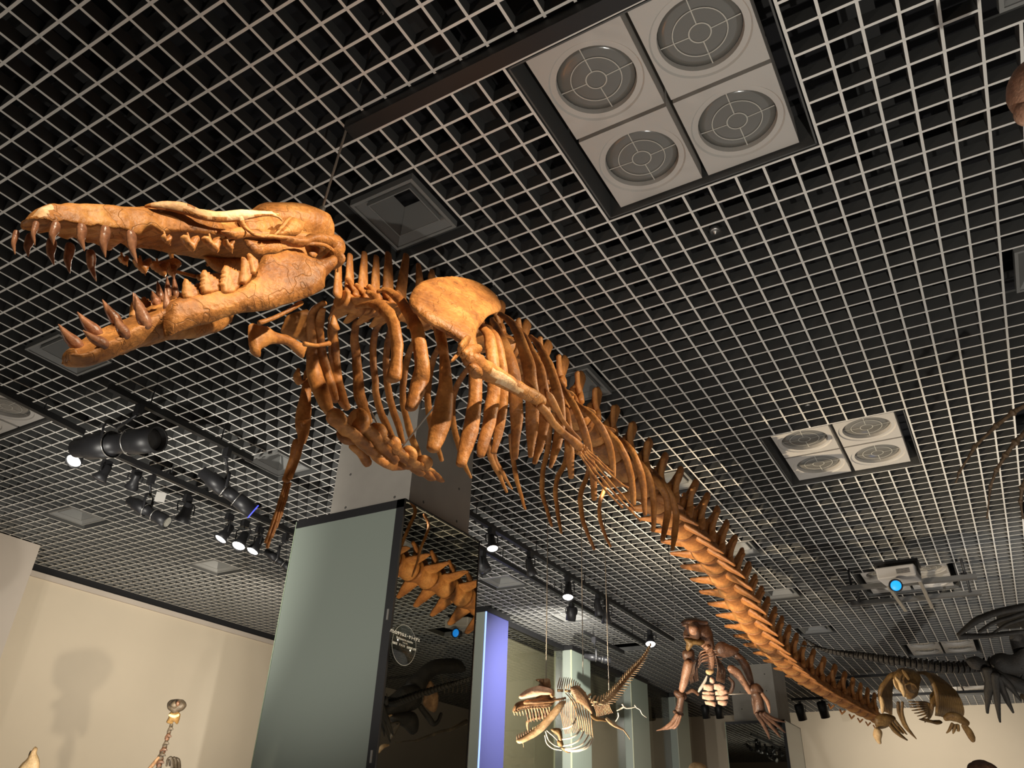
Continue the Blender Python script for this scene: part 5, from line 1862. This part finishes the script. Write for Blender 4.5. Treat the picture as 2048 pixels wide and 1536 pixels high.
# limbs
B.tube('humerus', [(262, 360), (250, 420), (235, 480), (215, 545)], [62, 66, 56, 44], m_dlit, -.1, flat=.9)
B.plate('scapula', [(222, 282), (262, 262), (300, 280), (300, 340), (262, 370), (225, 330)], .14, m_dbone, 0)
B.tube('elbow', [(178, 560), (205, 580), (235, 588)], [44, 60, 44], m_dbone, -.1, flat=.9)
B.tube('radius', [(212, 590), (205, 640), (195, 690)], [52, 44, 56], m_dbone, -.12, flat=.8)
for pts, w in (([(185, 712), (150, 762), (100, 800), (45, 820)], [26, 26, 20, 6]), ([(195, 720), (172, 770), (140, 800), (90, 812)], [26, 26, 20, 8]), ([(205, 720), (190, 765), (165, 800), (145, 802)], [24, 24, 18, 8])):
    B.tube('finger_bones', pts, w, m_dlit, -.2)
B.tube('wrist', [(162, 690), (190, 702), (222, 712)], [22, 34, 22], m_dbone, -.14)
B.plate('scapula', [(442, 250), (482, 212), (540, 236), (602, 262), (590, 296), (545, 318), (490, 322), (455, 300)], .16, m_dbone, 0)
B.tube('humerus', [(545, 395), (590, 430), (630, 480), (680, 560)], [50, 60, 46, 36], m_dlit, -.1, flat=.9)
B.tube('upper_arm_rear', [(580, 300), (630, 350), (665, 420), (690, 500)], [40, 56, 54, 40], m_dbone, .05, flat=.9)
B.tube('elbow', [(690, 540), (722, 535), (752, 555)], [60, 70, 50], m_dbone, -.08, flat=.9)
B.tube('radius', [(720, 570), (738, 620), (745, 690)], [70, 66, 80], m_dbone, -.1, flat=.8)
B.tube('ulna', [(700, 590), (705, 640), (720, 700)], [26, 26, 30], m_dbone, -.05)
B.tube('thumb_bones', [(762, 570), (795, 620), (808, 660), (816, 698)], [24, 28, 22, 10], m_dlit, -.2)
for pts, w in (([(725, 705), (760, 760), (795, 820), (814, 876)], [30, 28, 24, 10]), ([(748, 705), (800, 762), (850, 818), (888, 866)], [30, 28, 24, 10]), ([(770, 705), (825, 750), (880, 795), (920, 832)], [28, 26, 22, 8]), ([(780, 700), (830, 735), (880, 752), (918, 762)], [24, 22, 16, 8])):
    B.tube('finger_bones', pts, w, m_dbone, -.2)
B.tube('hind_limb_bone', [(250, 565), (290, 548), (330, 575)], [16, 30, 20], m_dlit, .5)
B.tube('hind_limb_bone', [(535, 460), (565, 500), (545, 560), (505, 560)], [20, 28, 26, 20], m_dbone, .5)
a = atD(1352, 1244, 11.9)
cable(a, (a[0] - .05, a[1], ZC + .3), 'thin wire above the head of the stout dark skeleton', .005, mat=m_black)
b = MB()
p0, p1 = B.p(535, 575, .2), B.p(665, 566, .2)
cyl(b, p0, p1, .008, seg=8)
b.build('support_bar', m_wire, ds)

# ---------------------------------------------------------------- sea cow
sc_t = thing('sea_cow_skeleton', atD(1850, 1420, 11.6), 'ochre barrel ribbed sea cow skeleton hanging in front of the far wall', 'skeleton')
B = Beast(sc_t, 1730, 1300, 3.994, 11.6)
mbk = MB()
B.blob('', (330, 250), 95, 100, .22, None, 0, mb=mbk)
B.plate('', [(232, 225), (262, 178), (300, 158), (360, 150), (405, 168), (438, 205), (432, 262), (412, 345), (372, 388), (338, 392), (318, 372), (288, 320), (250, 282)], .3, None, -.05, mb=mbk)
scr = mbk.build('cranium', m_tan, sc_t, jitter=.015, jscale=7)
B.plate('cheek_bone', [(240, 212), (262, 222), (285, 250), (305, 268), (318, 320), (320, 372), (304, 368), (285, 330), (270, 295), (262, 262), (245, 240)], .07, m_tanp, -.24, parent=scr)  # cheek in the light, its brightness put into the paler ochre
B.plate('cheek_bone', [(222, 240), (236, 232), (245, 275), (268, 318), (250, 312), (232, 280)], .05, m_tanp, -.2, parent=scr)
B.tube('nose_bone', [(300, 160), (330, 200), (352, 232), (350, 215)], [20, 30, 22, 10], m_tan, -.24, parent=scr)
B.tube('brow_ridge', [(330, 275), (360, 262), (395, 275), (412, 300)], [12, 18, 20, 12], m_tan, -.27, parent=scr)
B.tube('tusk', [(330, 380), (335, 392), (340, 404)], [10, 9, 3], m_white, -.25, parent=scr)
# rib barrel, right half
for i in range(13):
    f = i / 12
    B.tube('rib', [(420 + 120 * f, 180 + 15 * f), (500 + 120 * f, 195 + 55 * f), (560 + 170 * f, 300 + 60 * f), (580 + 195 * f, 420 + 70 * f), (570 + 190 * f, 520 + 40 * f)], [26, 34, 36, 34, 20], m_tan, [.1 + .5 * f, .0 + .5 * f, -.1 + .5 * f, -.12 + .5 * f, 0 + .5 * f], jit=.008)
for i in range(8):
    f = i / 7
    B.tube('rib', [(560 - 30 * f, 330 + 30 * f), (545 - 10 * f, 440 + 12 * f), (480 - 20 * f + 60 * f, 420 + 110 * f), (348 + 110 * f * f + 20 * f, 412 + 165 * f)], [24, 30, 22, 8], m_tan, [0, -.1, .1, .3], jit=.006)
for i in range(7):
    f = i / 6
    B.tube('rib', [(300 - 10 * f, 172 + 6 * f), (212 + 10 * f, 205 + 14 * f), (140 + 60 * f, 290 + 24 * f), (118 + 84 * f, 370 + 40 * f), (142 + 66 * f, 480 + 30 * f)], [30, 40, 40, 34, 20], m_tan, [.1 + .5 * f, .1 + .5 * f, .1 + .5 * f, .1 + .5 * f, .2 + .5 * f], jit=.008)
B.plate('lit_rib_strip', [(118, 372), (140, 378), (156, 430), (150, 495), (132, 500), (120, 450)], .05, m_tanp, -.1)  # lit strip on the rib barrel, painted as a paler plate
B.plate('scapula', [(80, 548), (110, 520), (160, 508), (225, 522), (245, 550), (215, 585), (165, 622), (120, 628), (85, 612)], .10, m_tan, -.22)
B.plate('humerus', [(82, 622), (118, 628), (138, 660), (130, 710), (128, 748), (105, 745), (72, 700), (68, 668)], .10, m_tanp, -.3)
for pts, w in (([(190, 585), (240, 645), (290, 690), (334, 718)], [30, 34, 26, 12]), ([(238, 560), (270, 605), (310, 650), (336, 674)], [20, 22, 20, 8]), ([(265, 420), (272, 500), (310, 590), (360, 655), (410, 710)], [26, 28, 30, 26, 8]), ([(300, 420), (296, 500), (318, 580), (350, 640)], [24, 24, 24, 20]), ([(215, 570), (260, 630), (305, 668)], [22, 24, 10])):
    B.tube('finger_bones' if len(pts) < 5 else 'rib', pts, w, m_tan, -.25 if len(pts) < 5 else .1)
B.plate('breast_bone', [(430, 555), (480, 545), (540, 560), (600, 562), (618, 580), (575, 596), (520, 580)], .08, m_tan, .1)
B.tube('scapula', [(640, 545), (690, 530), (750, 545), (815, 585)], [40, 70, 70, 50], m_tan, -.2)
B.tube('humerus', [(790, 600), (820, 640), (850, 690), (862, 722)], [40, 52, 52, 36], m_tan, -.2)
for pts in ([(700, 590), (680, 630), (650, 662)], [(720, 600), (712, 640), (705, 665)], [(740, 600), (745, 640), (735, 645)]):
    B.tube('finger_bones', pts, [26, 24, 10], m_tan, -.15)

# ---------------------------------------------------------------- dark long tailed swimmer at the right edge
dk = thing('swimmer_skeleton', atD(1980, 1325, 9.6), 'near black swimmer skeleton with a long thin tail entering from the right edge', 'skeleton')
B = Beast(dk, 0, 0, 1.0, 9.6)
B.spine([(1606, 1277), (1650, 1300), (1720, 1311), (1790, 1321), (1850, 1330), (1910, 1336), (1960, 1333), (2010, 1338), (2060, 1344), (2120, 1345), (2200, 1340)], [3, 5, 8, 9.5, 10.5, 11.5, 12, 15, 17, 18, 18], 62, m_blackb, [0, 0, 0, 0, 1, 1, 4, 12, 14, 14, 14], [0, 0, 0, 1, 2, 2, 3, 6, 10, 10, 10], [1.2, 1.0, .6, .3, .1, 0, 0, 0, 0, .1, .2], name='tail_bone')
B.spine([(1596, 1290), (1640, 1297), (1690, 1307), (1745, 1318), (1790, 1328)], [2, 3, 4, 5, 5], 24, m_blackb, [0] * 5, [0] * 5, [1.3, 1.0, .7, .5, .3], name='chevron')
for pts, w in (([(1916, 1270), (1950, 1243), (1990, 1226), (2048, 1214), (2100, 1210)], [8, 13, 13, 14, 14]), ([(1920, 1272), (1960, 1272), (2005, 1268), (2060, 1262)], [12, 10, 9, 9]), ([(1958, 1264), (1990, 1244), (2048, 1226)], [6, 8, 8]), ([(1985, 1268), (2015, 1248), (2060, 1234)], [5, 6, 6])):
    B.tube('jaw_rod', pts, w, m_blackb, -.1)
B.plate('hip_plate', [(1925, 1308), (1932, 1318), (1950, 1312), (1968, 1322), (1975, 1334), (1958, 1340), (1940, 1334)], .1, m_blackb, -.1)
B.plate('hip_plate', [(1980, 1318), (2000, 1306), (2025, 1310), (2048, 1296), (2070, 1300), (2070, 1352), (2030, 1352), (1990, 1348)], .16, m_blackb, -.05)
B.tube('hind_limb_bone', [(1975, 1340), (1980, 1365), (1976, 1390), (1975, 1426)], [18, 20, 14, 5], m_blackb, -.15)
B.tube('hind_limb_bone', [(1990, 1350), (1992, 1380), (1996, 1410), (2000, 1444)], [16, 14, 10, 4], m_blackb, -.2)
B.tube('hind_limb_bone', [(1995, 1355), (2008, 1385), (2016, 1405), (2027, 1425)], [16, 12, 9, 4], m_blackb, -.2)
B.tube('hind_limb_bone', [(2000, 1355), (2020, 1372), (2030, 1386), (2042, 1401)], [16, 13, 9, 4], m_blackb, -.2)
B.tube('hind_limb_bone', [(1985, 1345), (2020, 1362), (2060, 1380)], [20, 26, 26], m_blackb, -.1)
B.plate('rib', [(2020, 1268), (2040, 1262), (2060, 1300), (2060, 1330), (2040, 1330), (2025, 1300)], .1, m_blackb, .1)


# its head end, outside the view to the right but mirrored in the dark pane
def mirP(px, py, dz=0.0):
    d = ray(px, py)
    t = (-2.988 - CAM_C[0]) / d[0]
    return CAM_C + d * t + d * np.array([-1, 1, 1]) * (8.2 + dz)


hd = thing('swimmer_skull', mirP(790, 1410), 'black fish like skull hanging past the right edge, seen only mirrored in the dark pane', 'skull')
B = Beast(hd, 740, 1250, 3.33, 14.0, mirP)
B.plate('cranium', [(95, 520), (120, 492), (160, 462), (200, 425), (240, 405), (300, 396), (340, 420), (350, 470), (330, 540), (280, 570), (210, 590), (140, 602), (98, 592)], .35, m_blackb, 0)
B.plate('cheek', [(240, 405), (330, 300), (420, 235), (520, 222), (600, 230), (640, 300), (560, 320), (450, 330), (380, 400), (330, 480)], .3, m_blackb, .3)
B.plate('upper_jaw', [(140, 600), (220, 580), (300, 580), (330, 640), (320, 710), (280, 730), (230, 680), (160, 650)], .2, m_blackb, -.1)
B.tube('snout_bone', [(85, 605), (110, 615), (150, 600)], [16, 22, 12], m_cream, -.2)
B.tube('snout_bone', [(115, 645), (150, 655), (200, 650), (160, 720), (140, 760)], [14, 20, 20, 40, 20], m_grey_b, -.2)
B.plate('shoulder_plate', [(400, 375), (430, 400), (462, 470), (450, 560), (420, 580), (370, 540), (360, 500)], .08, m_creamd, .2)
B.tube('front_limb', [(340, 540), (400, 620), (430, 660), (460, 640), (480, 590)], [40, 44, 40, 40, 30], m_blackb, .1)
B.tube('jaw_bone', [(170, 785), (280, 772), (320, 770), (400, 740), (480, 712), (560, 690), (650, 640)], [8, 12, 22, 26, 28, 30, 34], m_grey_b, .1)
B.tube('jaw_piece', [(60, 850), (90, 810), (130, 800)], [20, 34, 18], m_cream, -.2)
for i in range(8):
    x = 555 + i * 13
    B.tube('tooth', [(x, 692 - i * 4), (x + 3, 670 - i * 5)], [7, 2], m_cream, .1, jit=0, seg=5)
for i in range(6):
    B.tube('rib', [(480 + i * 30, 340 + i * 6), (500 + i * 30, 400 + i * 5), (500 + i * 28, 450)], [10, 12, 6], m_grey_b, .35, seg=6)

# ---------------------------------------------------------------- pieces at the right edge
ub = thing('hanging_bone', atD(2042, 180, 3.6), 'smooth pinkish brown bone knob entering at the top right edge', 'bone')
b = MB()
c = atD(2062, 178, 3.6)
px1 = 3.6 / CAM_F
blob(b, c, CAM_R[0] * 38 * px1, CAM_R[2] * .12, CAM_R[1] * -58 * px1, nu=18, nv=12)
blob(b, atD(2052, 225, 3.58), CAM_R[0] * 20 * px1, CAM_R[2] * .06, CAM_R[1] * -26 * px1)
b.build('bone_knob', m_pink2 if 'm_pink2' in globals() else bone_mat('pink_brown_bone', (0.20, 0.09, 0.055), (0.36, 0.19, 0.12), (0.50, 0.31, 0.21), .4, 8.0), ub, jitter=.006, jscale=12)
hb = thing('hanging_limb', atD(2040, 850, 5.4), 'thin jointed brown limb bones dangling at the right edge', 'skeleton')
B = Beast(hb, 0, 0, 1.0, 5.4)
m_limb = bone_mat('greenish_brown_bone', (0.060, 0.036, 0.018), (0.12, 0.075, 0.040), (0.21, 0.14, 0.085), .45, 8.0)
for chain, w0, w1 in (([(2058, 806), (2026, 825), (1993, 851), (1950, 893), (1918, 946), (1912, 965)], 16, 4), ([(2060, 856), (2031, 884), (2011, 910), (1993, 940), (1981, 972), (1974, 1036)], 17, 4), ([(2056, 950), (2044, 975), (2041, 1002), (2046, 1036)], 14, 5)):
    n_ = len(chain) - 1
    for i in range(n_):
        (x0, y0), (x1, y1) = chain[i], chain[i + 1]
        wa, wb = w0 + (w1 - w0) * i / n_, w0 + (w1 - w0) * (i + 1) / n_
        B.tube('finger_bone', [(x0, y0), (x0 * .85 + x1 * .15, y0 * .85 + y1 * .15), (x0 * .5 + x1 * .5, y0 * .5 + y1 * .5), (x0 * .12 + x1 * .88, y0 * .12 + y1 * .88), (x1, y1)], [wa * 1.15, wa * .75, (wa + wb) * .3, wb * .8, wb * 1.2], m_limb, .02 * i, jit=.002)

# ---------------------------------------------------------------- long necked skeleton bottom left, seen from the front
nk = thing('standing_skeleton', atD(335, 1450, 10), 'small dark brown skull on a long upright neck in front of the beige wall', 'skeleton')
B = Beast(nk, 0, 1050, 3.16, 10)
mbk = MB()
B.plate('', [(1058, 1130), (1075, 1107), (1105, 1100), (1130, 1102), (1155, 1108), (1178, 1138), (1165, 1166), (1135, 1180), (1120, 1200), (1095, 1195), (1078, 1172), (1060, 1158)], .16, None, 0, mb=mbk)
B.blob('', (1112, 1128), 26, 24, .09, None, -.03, mb=mbk)
nsk = mbk.build('cranium', m_grey_b, nk, jitter=.01, jscale=10)
B.blob('eye_socket', (1125, 1128), 11, 16, .03, m_dbone, -.10, parent=nsk, jit=0)
B.plate('lower_jaw', [(1068, 1190), (1092, 1178), (1132, 1186), (1136, 1215), (1120, 1258), (1098, 1240), (1086, 1256), (1052, 1244), (1066, 1212)], .10, m_tan, -.04)
B.tube('tooth_row', [(1072, 1200), (1098, 1208), (1128, 1200)], [16, 20, 16], m_tanp, -.09)
for i, (x, y, w) in enumerate(((1075, 1285, 36), (1062, 1330, 38), (1048, 1375, 40), (1034, 1415, 46), (1022, 1450, 50), (1010, 1495, 54), (1000, 1545, 56), (990, 1600, 58), (980, 1660, 60))):
    mbk = MB()
    B.tube('', [(x + 8, y - 24), (x, y), (x - 8, y + 24)], [w * .55, w * .62, w * .7], None, 0, mb=mbk)
    B.tube('', [(x - w * .45, y + 12), (x, y), (x + w * .45, y + 8)], [10, 22, 10], None, -.03, mb=mbk)
    mbk.build('vertebra', m_dbone if i % 2 else m_grey_b, nk, jitter=.008, jscale=10, seed=i)
B.tube('rib', [(1000, 1470), (970, 1510), (935, 1560), (900, 1640)], [16, 24, 26, 24], m_creamd, -.1)
for k, x in enumerate((1062, 1082, 1104)):
    B.tube('rib', [(x - 10, 1520), (x, 1480), (x + 14, 1468 + 6 * k), (x + 26, 1500), (x + 34, 1600)], [12, 20, 22, 22, 22], m_grey_b, .05 + .05 * k)
for k in range(9):
    f = k / 8
    for s in (-1, 1):
        B.tube('rib', [(985 - 5 * f, 1560 + 60 * f), (985 + s * 60, 1570 + 60 * f), (985 + s * 105, 1660 + 60 * f), (985 + s * 80, 1780 + 60 * f)], [16, 20, 20, 12], m_grey_b, [.1 + .6 * f, .1 + .6 * f, 0 + .6 * f, -.1 + .6 * f], seg=6)
for s in (-1, 1):
    B.tube('front_limb', [(985 + s * 90, 1600), (985 + s * 110, 1800), (985 + s * 90, 2000), (985 + s * 95, 2250), (985 + s * 110, 2420)], [50, 40, 34, 30, 40], m_grey_b, -.1)
    B.tube('hind_limb', [(985 + s * 80, 1720), (985 + s * 130, 1900), (985 + s * 110, 2150), (985 + s * 110, 2440)], [50, 46, 34, 40], m_grey_b, .9)
pb = thing('bone_tip', atD(55, 1520, 9.2), 'pale cream splintered bone tip at the bottom left edge', 'bone')
B = Beast(pb, 0, 1050, 3.16, 9.2)
B.plate('bone_tip', [(105, 1560), (130, 1515), (170, 1480), (195, 1440), (215, 1405), (235, 1415), (232, 1450), (248, 1490), (250, 1540), (252, 1700), (120, 1700)], .10, m_tanp, 0, jit=.01)
B.plate('bone_tip', [(180, 1470), (192, 1430), (205, 1445), (200, 1500), (180, 1530)], .08, m_grey_b, .06)

# ---------------------------------------------------------------- tops of exhibits at the lower edge
for (x, y, rx, ry, D_, mt_, l) in ((1968, 1546, 30, 22, 14, m_dbone, 'dark rounded skull top peeking over the bottom right edge'), (1397, 1541, 20, 14, 15, m_tanp, 'pale rounded skull top peeking over the bottom edge below the glass pillar')):
    t = thing('skull_top', atD(x, y, D_), l, 'skull')
    b = MB()
    p1_ = D_ / CAM_F
    blob(b, atD(x, y, D_), CAM_R[0] * rx * p1_, CAM_R[2] * rx * p1_, CAM_R[1] * -ry * p1_, nu=18, nv=12)
    blob(b, atD(x + rx * .5, y + ry, D_ - .05), CAM_R[0] * rx * .8 * p1_, CAM_R[2] * rx * .8 * p1_, CAM_R[1] * -ry * p1_)
    b.build('dome', mt_, t, jitter=.012, jscale=7)
# two dim lamps between the stout skeleton's legs
track_can(onZ(1410, 1405, RZ), (1411, 1424), np.array([0, .3, -1.]), False, 'distant dark spotlight under the pink breast plates, left of two', .12, .36, False)
track_can(onZ(1437, 1405, RZ), (1438, 1424), np.array([0, .3, -1.]), False, 'distant dark spotlight under the pink breast plates, right of two', .12, .36, False)
# ================================================================ LIGHTING
def spot(name, loc, target, energy, size=60, blend=.5, col=(1, .86, .68), rad=.04):
    d = bpy.data.lights.new(name, 'SPOT')
    d.energy = energy
    d.spot_size = math.radians(size)
    d.spot_blend = blend
    d.color = col
    d.shadow_soft_size = rad
    o = bpy.data.objects.new(name, d)
    put(o)
    o.location = loc
    o.rotation_euler = (Vector(target) - Vector(loc)).to_track_quat('-Z', 'Y').to_euler()
    return o


def area(name, loc, target, energy, sx, sy, col=(1, .9, .76)):
    d = bpy.data.lights.new(name, 'AREA')
    d.energy = energy
    d.shape = 'RECTANGLE'
    d.size, d.size_y = sx, sy
    d.color = col
    o = bpy.data.objects.new(name, d)
    put(o)
    o.location = loc
    o.rotation_euler = (Vector(target) - Vector(loc)).to_track_quat('-Z', 'Y').to_euler()
    return o


W = bpy.data.worlds.new('hall_ambient')
W.use_nodes = True
W.node_tree.nodes['Background'].inputs['Color'].default_value = (.9, .95, 1, 1)
W.node_tree.nodes['Background'].inputs['Strength'].default_value = 0.03
SC.world = W
# key track lamps on the whale
spot('whale_key_lamp', (1.6, -1.6, 5.64), (-.85, -1.5, 4.1), 620, 46, .5, (1, .84, .60))
spot('whale_rib_lamp', (2.6, 1.75, 5.64), (-.6, .7, 4.1), 620, 50, .6, (1, .84, .60))
spot('skull_lamp', (.6, -3.9, 5.66), (-1.45, -2.75, 4.25), 420, 40, .5, (1, .86, .64))
spot('skull_top_lamp', (-3.2, -.8, 5.72), (-1.3, -2.4, 4.3), 110, 40, .6, (1, .88, .7))
spot('tail_uplight', (-4.6, 3.9, .9), (-.8, 6.3, 4.5), 1500, 70, .7, (1, .82, .58))
spot('ceiling_uplight_near', (-4.5, -5.5, .4), (-2.4, -1.6, 5.8), 130, 100, .9, (1, .95, .86))
spot('ceiling_uplight_front', (2.8, -2.2, .4), (2.0, .2, 5.8), 300, 90, .9, (1, .95, .86))
spot('ceiling_uplight_left', (-6.5, 1.5, .3), (-7.5, 3.5, 5.8), 330, 130, .9, (1, .95, .86))
spot('ceiling_uplight_mid', (-3.4, 4.6, .3), (-2.8, 9, 5.8), 520, 84, .9, (1, .95, .86))
spot('ceiling_uplight_right', (4.4, 5.5, .3), (3.0, 7.0, 5.8), 420, 72, .9, (1, .95, .86))
spot('far_ceiling_graze', (4.6, 4.0, 3.2), (1.2, 17, 5.9), 1000, 50, .9, (1, .96, .9))
spot('left_ceiling_graze', (-4.9, -2.5, 2.4), (-8.5, 6, 5.9), 900, 70, .9, (1, .95, .86))
spot('column_fill', (-4.4, -5.6, 2.4), (-3.9, 1.7, 4.2), 720, 38, .8, (1, .94, .86))  # added fill that brightens the column and frosted pane
# wall washers
spot('left_wall_washer', (-8.4, 6.0, 4.2), (-13.4, 6.6, 3.8), 420, 130, .9, (1, .90, .75))
spot('left_front_washer', (-9.4, .6, 4.6), (-12.05, 1.6, 4.6), 60, 120, .9, (1, .92, .82))
spot('skeleton_floor_lamp', (-6.0, 2.22, 2.70), (-10, 3.7, 3.3), 300, 74, .4, (1, .88, .68), .02)
spot('far_wall_washer', (-.6, 20, 4.6), (-.5, 25, 3.2), 620, 130, .9, (1, .90, .76))
spot('glass_wall_fill', (-4.6, 9.5, 5.3), (-7.9, 12, 3), 1300, 120, .9, (1, .95, .86))  # added fill, brightens the backing wall through the glass
spot('toothed_whale_lamp', (-1.5, 3.5, 5.5), (-2.9, 4.9, 3.1), 90, 40, .6, (1, .9, .74))
spot('stout_skeleton_lamp', (-.6, 4.5, 1.0), (-1.8, 8.0, 3.9), 120, 40, .6, (1, .9, .78))
area('hall_fill', (0, 6, .3), (0, 6, 6), 150, 10, 18, (1, .95, .88))  # added soft fill sheet facing up, not a lamp of the hall
SC.view_settings.view_transform = 'Standard'
SC.view_settings.look = 'None'
SC.view_settings.gamma = 1.0
SC.view_settings.use_curve_mapping = False
SC.view_settings.exposure = 0.45
